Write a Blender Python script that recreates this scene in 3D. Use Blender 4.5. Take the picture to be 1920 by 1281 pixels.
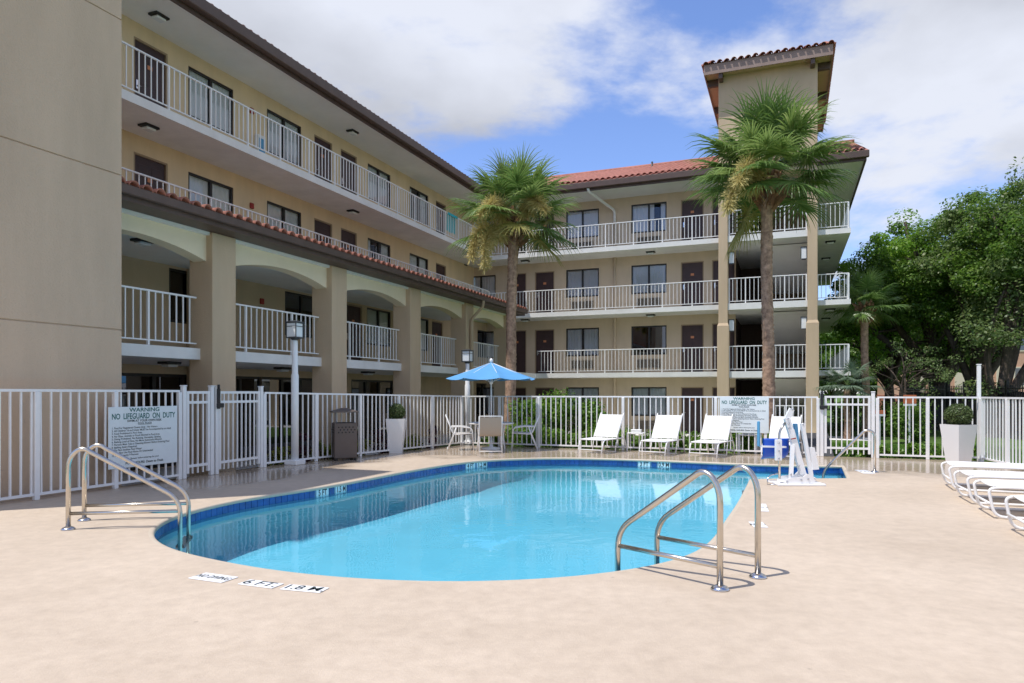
import bpy, bmesh, math, random
import numpy as np
from mathutils import Vector, Matrix
from mathutils.geometry import tessellate_polygon

scene = bpy.context.scene
for o in list(bpy.data.objects):
    bpy.data.objects.remove(o)
R = math.radians
random.seed(7)

# ------------------------------------------------------------------ camera
H = 1.45            # eye height above the pool deck
F = 1308.0          # focal length in photo pixels (photo 1920 wide)
HY = 736.0          # horizon row
cam = bpy.data.cameras.new('camera')
cam.sensor_width = 36.0
cam.lens = F / 1920 * 36
cam.shift_y = (HY - 640.5) / 1920
cam.clip_start = 0.05
cam.clip_end = 3000
camo = bpy.data.objects.new('camera', cam)
camo.location = (0, 0, H)
camo.rotation_euler = (R(90), 0, 0)
scene.collection.objects.link(camo)
scene.camera = camo

# ------------------------------------------------------------------ sky, sun, exposure
SUN = Vector((-0.40, -0.19, 1.0)).normalized()
w = bpy.data.worlds.new('World')
scene.world = w
w.use_nodes = True
nt = w.node_tree
nt.nodes.clear()
def N(t, kind, **kw):
    n = t.nodes.new(kind)
    for k, v in kw.items():
        setattr(n, k, v)
    return n
def mathn(t, op, a, b=None, c=None, clamp=False):
    n = t.nodes.new('ShaderNodeMath'); n.operation = op; n.use_clamp = clamp
    for i, v in enumerate((a, b, c)):
        if v is None: continue
        if isinstance(v, (int, float)): n.inputs[i].default_value = v
        else: t.links.new(v, n.inputs[i])
    return n.outputs[0]
out = N(nt, 'ShaderNodeOutputWorld')
bg = N(nt, 'ShaderNodeBackground'); bg.inputs[1].default_value = 0.13
sky = N(nt, 'ShaderNodeTexSky'); sky.sky_type = 'NISHITA'; sky.sun_disc = False
sky.sun_elevation = math.asin(SUN.z)
sky.sun_rotation = math.atan2(SUN.x, SUN.y) % (2 * math.pi)
sky.air_density = 1.0; sky.dust_density = 0.3; sky.ozone_density = 2.2
tc = N(nt, 'ShaderNodeTexCoord')
sep = N(nt, 'ShaderNodeSeparateXYZ'); nt.links.new(tc.outputs['Generated'], sep.inputs[0])
zz = mathn(nt, 'MAXIMUM', sep.outputs[2], 0.0)
den = mathn(nt, 'ADD', zz, 0.22)
cx = mathn(nt, 'DIVIDE', sep.outputs[0], den)
cy = mathn(nt, 'DIVIDE', sep.outputs[1], den)
comb = N(nt, 'ShaderNodeCombineXYZ'); nt.links.new(cx, comb.inputs[0]); nt.links.new(cy, comb.inputs[1])
comb.inputs[2].default_value = 3.7
def cnoise(scale, detail, rough, off, dist=0.0):
    m = N(nt, 'ShaderNodeMapping'); m.inputs['Location'].default_value = off
    nt.links.new(comb.outputs[0], m.inputs[0])
    n = N(nt, 'ShaderNodeTexNoise'); n.inputs['Scale'].default_value = scale
    n.inputs['Detail'].default_value = detail; n.inputs['Roughness'].default_value = rough
    n.inputs['Distortion'].default_value = dist
    nt.links.new(m.outputs[0], n.inputs['Vector'])
    return n.outputs[0]
CLOUD_OFF = (2.95, 1.85, 0.0)
n1 = cnoise(0.85, 12, 0.58, CLOUD_OFF, 0.15)
n2 = cnoise(1.15, 8, 0.5, (9.1, 4.2, 0.0), 0.1)
mask = N(nt, 'ShaderNodeMapRange'); mask.interpolation_type = 'SMOOTHSTEP'
mask.inputs['From Min'].default_value = 0.44; mask.inputs['From Max'].default_value = 0.55
nt.links.new(n1, mask.inputs['Value'])
shade = N(nt, 'ShaderNodeMapRange')
shade.inputs['From Min'].default_value = 0.36; shade.inputs['From Max'].default_value = 0.62
shade.inputs['To Min'].default_value = 2.7; shade.inputs['To Max'].default_value = 4.9
nt.links.new(n2, shade.inputs['Value'])
ccol = N(nt, 'ShaderNodeVectorMath'); ccol.operation = 'SCALE'
ccol.inputs[0].default_value = (0.92, 0.965, 1.09)
nt.links.new(shade.outputs[0], ccol.inputs['Scale'])
skyc = N(nt, 'ShaderNodeVectorMath'); skyc.operation = 'MULTIPLY'; skyc.inputs[1].default_value = (0.92, 0.97, 1.22)
nt.links.new(sky.outputs[0], skyc.inputs[0])
mx = N(nt, 'ShaderNodeMix'); mx.data_type = 'RGBA'
nt.links.new(mask.outputs[0], mx.inputs[0]); nt.links.new(skyc.outputs[0], mx.inputs[6]); nt.links.new(ccol.outputs[0], mx.inputs[7])
nt.links.new(mx.outputs[2], bg.inputs[0]); nt.links.new(bg.outputs[0], out.inputs[0])

sl = bpy.data.lights.new('sun', 'SUN'); sl.energy = 3.15; sl.angle = R(0.53); sl.color = (1.0, 0.955, 0.89)
so = bpy.data.objects.new('sun', sl); so.rotation_euler = SUN.to_track_quat('Z', 'Y').to_euler()
so.location = (-10, -10, 30)
scene.collection.objects.link(so)
vs = scene.view_settings
vs.view_transform = 'Standard'; vs.look = 'None'; vs.exposure = 0.46; vs.gamma = 1.0; vs.use_curve_mapping = False
scene.render.engine = 'CYCLES'
scene.cycles.max_bounces = 10; scene.cycles.transparent_max_bounces = 24; scene.cycles.diffuse_bounces = 5
scene.cycles.caustics_reflective = False; scene.cycles.caustics_refractive = False

# ------------------------------------------------------------------ frames: (a, b) follow the hotel's two wings
U = Vector((0.9292, -0.3695)); Wv = Vector((0.3695, 0.9292))
ANG = math.atan2(U.y, U.x)
def AB(a, b): return Vector((U.x * a + Wv.x * b, U.y * a + Wv.y * b))
def deck(px, py, z=0.0):
    Y = (H - z) * F / (py - HY); return Vector(((px - 960) / F * Y, Y))
def ab_of(p): return (p.x * U.x + p.y * U.y, p.x * Wv.x + p.y * Wv.y)
def b_on_a(px, A):
    d = Vector(((px - 960) / F, 1)); Y = A / (d.dot(U)); return Y * d.dot(Wv)
def a_on_b(px, B):
    d = Vector(((px - 960) / F, 1)); Y = B / (d.dot(Wv)); return Y * d.dot(U)

# ------------------------------------------------------------------ materials
M = {}
def mat(name, col, rough=0.6, metal=0.0, var=0.0, vscale=4.0, bump=0.0, bscale=60.0, spec=0.5, col2=None, streak=False):
    m = bpy.data.materials.new(name); m.use_nodes = True; t = m.node_tree
    p = t.nodes['Principled BSDF']
    p.inputs['Base Color'].default_value = (*col, 1); p.inputs['Roughness'].default_value = rough
    p.inputs['Metallic'].default_value = metal; p.inputs['Specular IOR Level'].default_value = spec
    if var > 0 or bump > 0:
        g = N(t, 'ShaderNodeNewGeometry')
    if var > 0:
        mp = N(t, 'ShaderNodeMapping'); t.links.new(g.outputs['Position'], mp.inputs[0])
        if streak: mp.inputs['Scale'].default_value = (1.6, 1.6, 0.35)
        n = N(t, 'ShaderNodeTexNoise'); n.inputs['Scale'].default_value = vscale; n.inputs['Detail'].default_value = 7
        n.inputs['Roughness'].default_value = 0.62
        t.links.new(mp.outputs[0], n.inputs['Vector'])
        r = N(t, 'ShaderNodeValToRGB')
        lo = col2 if col2 else tuple(c * (1 - var) for c in col); hi = tuple(min(1, c * (1 + var * 0.6)) for c in col)
        r.color_ramp.elements[0].position = 0.3; r.color_ramp.elements[1].position = 0.68
        r.color_ramp.elements[0].color = (*lo, 1); r.color_ramp.elements[1].color = (*hi, 1)
        t.links.new(n.outputs[0], r.inputs[0]); t.links.new(r.outputs[0], p.inputs['Base Color'])
    if bump > 0:
        n = N(t, 'ShaderNodeTexNoise'); n.inputs['Scale'].default_value = bscale; n.inputs['Detail'].default_value = 4
        t.links.new(g.outputs['Position'], n.inputs['Vector'])
        b = N(t, 'ShaderNodeBump'); b.inputs['Strength'].default_value = bump; b.inputs['Distance'].default_value = 0.02
        t.links.new(n.outputs[0], b.inputs['Height']); t.links.new(b.outputs[0], p.inputs['Normal'])
    M[name] = m
    return m
def leafmat(name, c1, c2, c3=None, trans=0.35, rough=0.45):
    m = bpy.data.materials.new(name); m.use_nodes = True; t = m.node_tree
    p = t.nodes['Principled BSDF']; p.inputs['Roughness'].default_value = rough
    g = N(t, 'ShaderNodeNewGeometry'); r = N(t, 'ShaderNodeValToRGB')
    r.color_ramp.elements[0].color = (*c1, 1); r.color_ramp.elements[1].color = (*c2, 1)
    if c3:
        e = r.color_ramp.elements.new(0.93); e.color = (*c2, 1); r.color_ramp.elements[2].color = (*c3, 1)
    t.links.new(g.outputs['Random Per Island'], r.inputs[0])
    t.links.new(r.outputs[0], p.inputs['Base Color'])
    tr = N(t, 'ShaderNodeBsdfTranslucent'); t.links.new(r.outputs[0], tr.inputs[0])
    ms = N(t, 'ShaderNodeMixShader'); ms.inputs[0].default_value = trans
    t.links.new(p.outputs[0], ms.inputs[1]); t.links.new(tr.outputs[0], ms.inputs[2])
    t.links.new(ms.outputs[0], t.nodes['Material Output'].inputs[0])
    M[name] = m
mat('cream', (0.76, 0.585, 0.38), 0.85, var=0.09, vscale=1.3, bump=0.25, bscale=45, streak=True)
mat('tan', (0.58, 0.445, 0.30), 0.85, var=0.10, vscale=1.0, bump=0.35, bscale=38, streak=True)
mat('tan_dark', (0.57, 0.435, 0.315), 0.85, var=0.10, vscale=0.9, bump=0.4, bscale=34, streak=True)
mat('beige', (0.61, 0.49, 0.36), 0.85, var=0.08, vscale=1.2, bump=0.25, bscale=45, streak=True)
mat('archcream', (0.84, 0.73, 0.525), 0.8, var=0.06, vscale=1.5, bump=0.2, bscale=45)
mat('slab', (0.80, 0.79, 0.765), 0.8, var=0.10, vscale=1.4, bump=0.15, bscale=30)
mat('soffit', (0.82, 0.81, 0.78), 0.85, var=0.06, vscale=1.1, bump=0.3, bscale=70)
mat('white_paint', (0.84, 0.84, 0.84), 0.45, var=0.05, vscale=6)
mat('brown_trim', (0.105, 0.066, 0.052), 0.5, var=0.2, vscale=3)
mat('mauve_trim', (0.30, 0.215, 0.185), 0.65, var=0.12, vscale=3)
mat('terracotta', (0.40, 0.155, 0.105), 0.75, var=0.3, vscale=2.5, bump=0.2, bscale=50)
mat('terracotta_pale', (0.40, 0.165, 0.13), 0.8, var=0.3, vscale=3.0)
mat('door', (0.058, 0.030, 0.030), 0.5, var=0.15, vscale=5)
mat('door_frame', (0.36, 0.26, 0.17), 0.6)
mat('bronze', (0.022, 0.018, 0.017), 0.4)
mat('unlit_room_dark', (0.02, 0.02, 0.022), 0.9)  # near-black: the darkness of unlit rooms is put into this colour
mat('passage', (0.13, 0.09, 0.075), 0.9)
mat('curtain', (0.88, 0.88, 0.90), 0.9)
mat('plate', (0.62, 0.24, 0.11), 0.5)
mat('steel', (0.62, 0.57, 0.50), 0.24, metal=1.0, var=0.08, vscale=14)
mat('chrome', (0.6, 0.6, 0.62), 0.2, metal=1.0)
mat('red', (0.32, 0.02, 0.015), 0.5)
mat('grille', (0.40, 0.33, 0.25), 0.6)
mat('black_metal', (0.012, 0.012, 0.013), 0.45)
mat('lamp_glass', (0.80, 0.83, 0.84), 0.25)
mat('lamp_frame', (0.05, 0.055, 0.06), 0.4)
mat('sign_white', (0.76, 0.82, 0.84), 0.4, var=0.04, vscale=6)
mat('sign_green', (0.01, 0.13, 0.115), 0.5)
mat('sign_black', (0.02, 0.035, 0.04), 0.5)
mat('plate_white', (0.80, 0.81, 0.82), 0.5, var=0.08, vscale=20)
mat('tile_blue', (0.014, 0.095, 0.34), 0.18, var=0.35, vscale=5)
mat('tile_white', (0.62, 0.80, 0.84), 0.2)
mat('grout', (0.16, 0.30, 0.45), 0.8)
mat('plaster', (0.60, 0.80, 0.84), 0.7, var=0.05, vscale=1.2)
mat('coping', (0.56, 0.475, 0.37), 0.55, var=0.06, vscale=6)
mat('umbrella', (0.10, 0.32, 0.62), 0.8, var=0.05, vscale=3)
mat('blue_plastic', (0.012, 0.085, 0.50), 0.4)
mat('blue_pad', (0.10, 0.33, 0.55), 0.6)
mat('teal', (0.02, 0.42, 0.46), 0.85)
mat('sling_tan', (0.46, 0.39, 0.32), 0.75)
mat('sling_white', (0.80, 0.80, 0.78), 0.7, var=0.04, vscale=8)
mat('bin', (0.115, 0.088, 0.075), 0.5, var=0.1, vscale=6)
mat('bin_dark', (0.02, 0.018, 0.017), 0.7)
mat('planter', (0.80, 0.80, 0.80), 0.35)
mat('mulch', (0.10, 0.058, 0.036), 0.95, var=0.5, vscale=14, bump=0.8, bscale=40)
mat('bark', (0.085, 0.062, 0.048), 0.9, var=0.4, vscale=6, bump=0.8, bscale=24)
mat('palm_bark', (0.47, 0.31, 0.215), 0.9, var=0.45, vscale=9, bump=0.9, bscale=26, col2=(0.20, 0.125, 0.085))
mat('palm_boot', (0.34, 0.19, 0.10), 0.85, var=0.5, vscale=9, bump=0.5, bscale=30)
mat('petiole', (0.30, 0.40, 0.16), 0.5)
mat('asphalt', (0.055, 0.055, 0.06), 0.8, var=0.2, vscale=6)
mat('peach', (0.62, 0.36, 0.25), 0.85, var=0.06, vscale=1)
mat('peach_light', (0.70, 0.60, 0.46), 0.85)
mat('brickred', (0.42, 0.16, 0.10), 0.85)
mat('orange', (0.60, 0.17, 0.07), 0.6)
leafmat('leaf_oak', (0.075, 0.165, 0.022), (0.175, 0.30, 0.045), (0.28, 0.38, 0.08), 0.5)
leafmat('leaf_oak_bright', (0.11, 0.26, 0.02), (0.24, 0.42, 0.045), (0.32, 0.45, 0.07), 0.5)
leafmat('leaf_grey', (0.10, 0.17, 0.05), (0.22, 0.30, 0.10), (0.33, 0.36, 0.16), 0.5)
leafmat('leaf_shrub', (0.08, 0.19, 0.015), (0.20, 0.36, 0.04), (0.34, 0.44, 0.07), 0.42)
leafmat('leaf_yellow', (0.13, 0.17, 0.015), (0.32, 0.33, 0.04), None, 0.35)
leafmat('leaf_red', (0.05, 0.012, 0.02), (0.13, 0.03, 0.05), None, 0.3)
leafmat('leaf_box', (0.05, 0.085, 0.02), (0.14, 0.19, 0.06), None, 0.25)
leafmat('frond', (0.085, 0.17, 0.035), (0.20, 0.31, 0.085), (0.33, 0.40, 0.14), 0.34, 0.34)
leafmat('frond_light', (0.16, 0.26, 0.06), (0.31, 0.41, 0.13), (0.44, 0.48, 0.2), 0.38, 0.32)
leafmat('frond_silver', (0.13, 0.2, 0.13), (0.26, 0.34, 0.24), None, 0.3)
leafmat('frond_old', (0.26, 0.26, 0.06), (0.42, 0.38, 0.12), None, 0.35, 0.6)
leafmat('bloom', (0.50, 0.42, 0.14), (0.70, 0.60, 0.27), None, 0.3, 0.8)
leafmat('grassblade', (0.06, 0.16, 0.012), (0.14, 0.28, 0.03), None, 0.35)

def glassmat(name, tint, refl=0.12, rough=0.02):
    m = bpy.data.materials.new(name); m.use_nodes = True; t = m.node_tree
    t.nodes.remove(t.nodes['Principled BSDF'])
    tr = N(t, 'ShaderNodeBsdfTransparent'); tr.inputs[0].default_value = (*tint, 1)
    gl = N(t, 'ShaderNodeBsdfGlossy'); gl.inputs['Roughness'].default_value = rough; gl.inputs[0].default_value = (0.9, 0.93, 1, 1)
    lw = N(t, 'ShaderNodeFresnel'); lw.inputs[0].default_value = 1.5
    f = mathn(t, 'ADD', lw.outputs[0], refl, clamp=True)
    ms = N(t, 'ShaderNodeMixShader'); t.links.new(f, ms.inputs[0]); t.links.new(tr.outputs[0], ms.inputs[1]); t.links.new(gl.outputs[0], ms.inputs[2])
    t.links.new(ms.outputs[0], t.nodes['Material Output'].inputs[0]); M[name] = m
glassmat('glass', (0.97, 0.98, 0.99), 0.02)
glassmat('glass_dark', (0.10, 0.11, 0.12), 0.10)

# water: clear film with Fresnel reflection and fine ripples
m = bpy.data.materials.new('water'); m.use_nodes = True; t = m.node_tree; t.nodes.remove(t.nodes['Principled BSDF'])
tr = N(t, 'ShaderNodeBsdfTransparent'); tr.inputs[0].default_value = (0.46, 0.82, 0.945, 1)
gl = N(t, 'ShaderNodeBsdfGlossy'); gl.inputs['Roughness'].default_value = 0.015
fr = N(t, 'ShaderNodeFresnel'); fr.inputs[0].default_value = 1.27
g = N(t, 'ShaderNodeNewGeometry')
na = N(t, 'ShaderNodeTexNoise'); na.inputs['Scale'].default_value = 2.3; na.inputs['Detail'].default_value = 3; na.inputs['Distortion'].default_value = 0.6
nb = N(t, 'ShaderNodeTexNoise'); nb.inputs['Scale'].default_value = 9.0; nb.inputs['Detail'].default_value = 2
t.links.new(g.outputs['Position'], na.inputs['Vector']); t.links.new(g.outputs['Position'], nb.inputs['Vector'])
hgt = mathn(t, 'ADD', na.outputs[0], mathn(t, 'MULTIPLY', nb.outputs[0], 0.16))
bp = N(t, 'ShaderNodeBump'); bp.inputs['Strength'].default_value = 0.065; bp.inputs['Distance'].default_value = 0.06
t.links.new(hgt, bp.inputs['Height'])
t.links.new(bp.outputs[0], gl.inputs['Normal']); t.links.new(bp.outputs[0], fr.inputs['Normal'])
ms = N(t, 'ShaderNodeMixShader'); t.links.new(fr.outputs[0], ms.inputs[0]); t.links.new(tr.outputs[0], ms.inputs[1]); t.links.new(gl.outputs[0], ms.inputs[2])
t.links.new(ms.outputs[0], t.nodes['Material Output'].inputs[0]); M['water'] = m

# pool deck: sprayed textured concrete, faint blotches, hairline cracks, damp film towards the back fence
m = bpy.data.materials.new('deck'); m.use_nodes = True; t = m.node_tree; p = t.nodes['Principled BSDF']
g = N(t, 'ShaderNodeNewGeometry')
def nz(scale, detail=6, rough=0.6, dist=0.0):
    n = N(t, 'ShaderNodeTexNoise'); n.inputs['Scale'].default_value = scale; n.inputs['Detail'].default_value = detail
    n.inputs['Roughness'].default_value = rough; n.inputs['Distortion'].default_value = dist
    t.links.new(g.outputs['Position'], n.inputs['Vector']); return n.outputs[0]
r1 = N(t, 'ShaderNodeValToRGB'); t.links.new(nz(0.55, 8, 0.62, 0.4), r1.inputs[0])
r1.color_ramp.elements[0].position = 0.28; r1.color_ramp.elements[0].color = (0.505, 0.41, 0.312, 1)
r1.color_ramp.elements[1].position = 0.66; r1.color_ramp.elements[1].color = (0.605, 0.50, 0.39, 1)
r2 = N(t, 'ShaderNodeValToRGB'); t.links.new(nz(7.0, 9, 0.72), r2.inputs[0])
r2.color_ramp.elements[0].position = 0.30; r2.color_ramp.elements[0].color = (0.86, 0.85, 0.84, 1)
r2.color_ramp.elements[1].position = 0.62; r2.color_ramp.elements[1].color = (1.03, 1.03, 1.03, 1)
mm = N(t, 'ShaderNodeMix'); mm.data_type = 'RGBA'; mm.blend_type = 'MULTIPLY'; mm.inputs[0].default_value = 1
t.links.new(r1.outputs[0], mm.inputs[6]); t.links.new(r2.outputs[0], mm.inputs[7])
vo = N(t, 'ShaderNodeTexVoronoi'); vo.feature = 'F1'; vo.inputs['Scale'].default_value = 1.7
t.links.new(g.outputs['Position'], vo.inputs['Vector'])
sp = N(t, 'ShaderNodeMapRange'); sp.inputs['From Min'].default_value = 0.012; sp.inputs['From Max'].default_value = 0.035
sp.inputs['To Min'].default_value = 0.72; sp.inputs['To Max'].default_value = 1.0
t.links.new(vo.outputs[0], sp.inputs['Value'])
m3 = N(t, 'ShaderNodeMix'); m3.data_type = 'RGBA'; m3.blend_type = 'MULTIPLY'; m3.inputs[0].default_value = 1
t.links.new(mm.outputs[2], m3.inputs[6]); t.links.new(sp.outputs[0], m3.inputs[7])
# damp mask: distance along b plus noise
spx = N(t, 'ShaderNodeSeparateXYZ'); t.links.new(g.outputs['Position'], spx.inputs[0])
bb = mathn(t, 'ADD', mathn(t, 'MULTIPLY', spx.outputs[0], Wv.x), mathn(t, 'MULTIPLY', spx.outputs[1], Wv.y))
aa = mathn(t, 'ADD', mathn(t, 'MULTIPLY', spx.outputs[0], U.x), mathn(t, 'MULTIPLY', spx.outputs[1], U.y))
def rng(v, lo, hi, a=0.0, b=1.0):
    n = N(t, 'ShaderNodeMapRange'); n.inputs['From Min'].default_value = lo; n.inputs['From Max'].default_value = hi
    n.inputs['To Min'].default_value = a; n.inputs['To Max'].default_value = b; n.interpolation_type = 'SMOOTHSTEP'
    t.links.new(v, n.inputs['Value']); return n.outputs[0]
nw = nz(0.8, 5, 0.6)
bb2 = mathn(t, 'ADD', bb, mathn(t, 'MULTIPLY', mathn(t, 'SUBTRACT', nw, 0.5), 3.0))
aa2 = mathn(t, 'ADD', aa, mathn(t, 'MULTIPLY', mathn(t, 'SUBTRACT', nw, 0.5), 2.0))
wet = mathn(t, 'MAXIMUM', rng(bb2, 13.6, 14.6), mathn(t, 'MULTIPLY', rng(aa2, -7.6, -8.3), rng(bb, 6.5, 8.5)))
rr = N(t, 'ShaderNodeMapRange'); rr.inputs['To Min'].default_value = 0.62; rr.inputs['To Max'].default_value = 0.16
t.links.new(wet, rr.inputs['Value']); t.links.new(rr.outputs[0], p.inputs['Roughness'])
m4 = N(t, 'ShaderNodeMix'); m4.data_type = 'RGBA'; m4.blend_type = 'MULTIPLY'
t.links.new(mathn(t, 'MULTIPLY', wet, 0.55), m4.inputs[0]); t.links.new(m3.outputs[2], m4.inputs[6]); m4.inputs[7].default_value = (0.62, 0.58, 0.54, 1)
t.links.new(m4.outputs[2], p.inputs['Base Color'])
b1 = N(t, 'ShaderNodeBump'); b1.inputs['Distance'].default_value = 0.012
t.links.new(mathn(t, 'MULTIPLY', mathn(t, 'SUBTRACT', 1.0, wet), 0.35), b1.inputs['Strength'])
t.links.new(nz(55, 5, 0.7), b1.inputs['Height']); t.links.new(b1.outputs[0], p.inputs['Normal'])
M['deck'] = m
# lawn
m = bpy.data.materials.new('lawn'); m.use_nodes = True; t = m.node_tree; p = t.nodes['Principled BSDF']; p.inputs['Roughness'].default_value = 0.9
g = N(t, 'ShaderNodeNewGeometry')
r1 = N(t, 'ShaderNodeValToRGB'); t.links.new(nz(1.1, 9, 0.7), r1.inputs[0])
r1.color_ramp.elements[0].position = 0.3; r1.color_ramp.elements[0].color = (0.045, 0.10, 0.012, 1)
r1.color_ramp.elements[1].position = 0.7; r1.color_ramp.elements[1].color = (0.12, 0.22, 0.025, 1)
t.links.new(r1.outputs[0], p.inputs['Base Color'])
b1 = N(t, 'ShaderNodeBump'); b1.inputs['Strength'].default_value = 0.9; b1.inputs['Distance'].default_value = 0.05
t.links.new(nz(30, 4), b1.inputs['Height']); t.links.new(b1.outputs[0], p.inputs['Normal'])
M['lawn'] = m

# ------------------------------------------------------------------ object helpers
COL = scene.collection
def link(o, parent=None):
    COL.objects.link(o)
    if parent is not None: o.parent = parent
    return o
def tag(o, label=None, cat=None, group=None, kind=None):
    if label: o['label'] = label
    if cat: o['category'] = cat
    if group: o['group'] = group
    if kind: o['kind'] = kind
    return o
def empty(name, loc, rz=0.0, label=None, cat=None, group=None):
    o = bpy.data.objects.new(name, None); o.location = loc; o.rotation_euler = (0, 0, rz); o.empty_display_size = 0.2
    link(o); tag(o, label, cat, group); return o
def inst(name, mesh, parent, loc=(0, 0, 0), rot=(0, 0, 0), scale=(1, 1, 1)):
    o = bpy.data.objects.new(name, mesh); o.location = loc; o.rotation_euler = rot; o.scale = scale
    return link(o, parent)
def copy_tree(o, parent=None):
    c = o.copy(); COL.objects.link(c); c.parent = parent
    for ch in [x for x in o.children]:
        copy_tree(ch, c)
    return c

class MB:
    def __init__(s): s.v = []; s.f = []; s.smooth = []; s.mi = []; s.cm = 0
    def add(s, vs, fs, smooth=False):
        k = len(s.v); s.v += [tuple(p) for p in vs]
        for f in fs: s.f.append(tuple(i + k for i in f)); s.smooth.append(smooth); s.mi.append(s.cm)
        return s
    def box(s, x0, x1, y0, y1, z0, z1):
        vs = [(x0,y0,z0),(x1,y0,z0),(x1,y1,z0),(x0,y1,z0),(x0,y0,z1),(x1,y0,z1),(x1,y1,z1),(x0,y1,z1)]
        return s.add(vs, [(0,3,2,1),(4,5,6,7),(0,1,5,4),(1,2,6,5),(2,3,7,6),(3,0,4,7)])
    def bbox(s, x0, x1, y0, y1, z0, z1, r=0.008):
        # box with chamfered edges
        bm = bmesh.new(); bmesh.ops.create_cube(bm, size=1.0)
        for v in bm.verts:
            v.co = ((x0+x1)/2 + v.co.x*(x1-x0), (y0+y1)/2 + v.co.y*(y1-y0), (z0+z1)/2 + v.co.z*(z1-z0))
        bmesh.ops.bevel(bm, geom=list(bm.edges), offset=r, segments=1, affect='EDGES', profile=0.5)
        bm.verts.index_update()
        s.add([v.co[:] for v in bm.verts], [tuple(v.index for v in f.verts) for f in bm.faces]); bm.free(); return s
    def bar(s, p0, p1, wx, wy=None, up=(0, 0, 1)):
        # square bar from p0 to p1
        wy = wy or wx
        p0 = Vector(p0); p1 = Vector(p1); d = (p1 - p0).normalized(); u = Vector(up)
        if abs(d.dot(u)) > 0.98: u = Vector((1, 0, 0))
        x = d.cross(u).normalized(); y = x.cross(d)
        vs = []
        for p in (p0, p1):
            for sx, sy in ((-1,-1),(1,-1),(1,1),(-1,1)): vs.append(p + x*sx*wx/2 + y*sy*wy/2)
        return s.add(vs, [(0,1,2,3),(7,6,5,4),(0,4,5,1),(1,5,6,2),(2,6,7,3),(3,7,4,0)])
    def tube(s, pts, r, n=8, closed=False, cap=True):
        pts = [Vector(p) for p in pts]; rs = r if isinstance(r, (list, tuple)) else [r] * len(pts)
        prev = None; rings = []; L = len(pts)
        for i, p in enumerate(pts):
            if closed: d = (pts[(i+1) % L] - pts[i-1])
            else: d = pts[min(i+1, L-1)] - pts[max(i-1, 0)]
            d.normalize()
            if prev is None:
                u = Vector((0, 0, 1)) if abs(d.z) < 0.9 else Vector((1, 0, 0))
                x = d.cross(u).normalized()
            else:
                x = (prev - d * prev.dot(d)).normalized()
            prev = x; y = d.cross(x)
            rings.append([p + (x*math.cos(2*math.pi*k/n) + y*math.sin(2*math.pi*k/n)) * rs[i] for k in range(n)])
        vs = [q for rg in rings for q in rg]; fs = []
        for i in range(L if closed else L-1):
            j = (i+1) % L
            for k in range(n): fs.append((i*n+k, i*n+(k+1) % n, j*n+(k+1) % n, j*n+k))
        if cap and not closed: fs.append(tuple(range(n))[::-1]); fs.append(tuple((L-1)*n+k for k in range(n)))
        return s.add(vs, fs, True)
    def lathe(s, prof, n=16, c=(0, 0, 0)):
        vs = []; fs = []
        for r, z in prof:
            for k in range(n): vs.append((c[0]+r*math.cos(2*math.pi*k/n), c[1]+r*math.sin(2*math.pi*k/n), c[2]+z))
        for i in range(len(prof)-1):
            for k in range(n): fs.append((i*n+k, i*n+(k+1) % n, (i+1)*n+(k+1) % n, (i+1)*n+k))
        fs.append(tuple(range(n))[::-1]); fs.append(tuple((len(prof)-1)*n+k for k in range(n)))
        return s.add(vs, fs, True)
    def mesh(s, name, mats, off=(0, 0, 0)):
        me = bpy.data.meshes.new(name)
        me.from_pydata([(x-off[0], y-off[1], z-off[2]) for x, y, z in s.v], [], s.f)
        me.polygons.foreach_set('use_smooth', s.smooth)
        if not isinstance(mats, (list, tuple)): mats = [mats]
        for mm_ in mats: me.materials.append(M[mm_])
        if len(mats) > 1: me.polygons.foreach_set('material_index', s.mi)
        me.update(); return me
    def build(s, name, mats, parent=None, off=(0, 0, 0), loc=(0, 0, 0), rot=(0, 0, 0)):
        return inst(name, s.mesh(name, mats, off), parent, loc, rot)
def arcpts(c, r, a0, a1, n, ax, ay):
    c = Vector(c); ax = Vector(ax); ay = Vector(ay)
    return [c + ax*(r*math.cos(a0+(a1-a0)*i/n)) + ay*(r*math.sin(a0+(a1-a0)*i/n)) for i in range(n+1)]
def rounded(pts, rad, n=5):
    # round the inner corners of a polyline
    pts = [Vector(p) for p in pts]; o = [pts[0]]
    for i in range(1, len(pts)-1):
        p = pts[i]; d0 = (pts[i-1]-p); d1 = (pts[i+1]-p)
        r = min(rad, d0.length*0.49, d1.length*0.49); q0 = p + d0.normalized()*r; q1 = p + d1.normalized()*r
        for k in range(n+1):
            tt = k/n; o.append(q0*(1-tt)**2 + p*2*tt*(1-tt) + q1*tt*tt)
    o.append(pts[-1]); return o
def text_mesh(body, size, matname, sx=1.0, bold=0.0, align='CENTER'):
    c = bpy.data.curves.new('t', 'FONT'); c.body = body; c.size = size; c.align_x = align; c.align_y = 'CENTER'; c.offset = bold
    c.resolution_u = 3
    o = bpy.data.objects.new('t', c); COL.objects.link(o)
    bpy.context.view_layer.update()
    me = bpy.data.meshes.new_from_object(o.evaluated_get(bpy.context.evaluated_depsgraph_get()))
    bpy.data.objects.remove(o); bpy.data.curves.remove(c)
    for v in me.vertices: v.co.x *= sx
    me.materials.clear(); me.materials.append(M[matname]); return me
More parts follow.
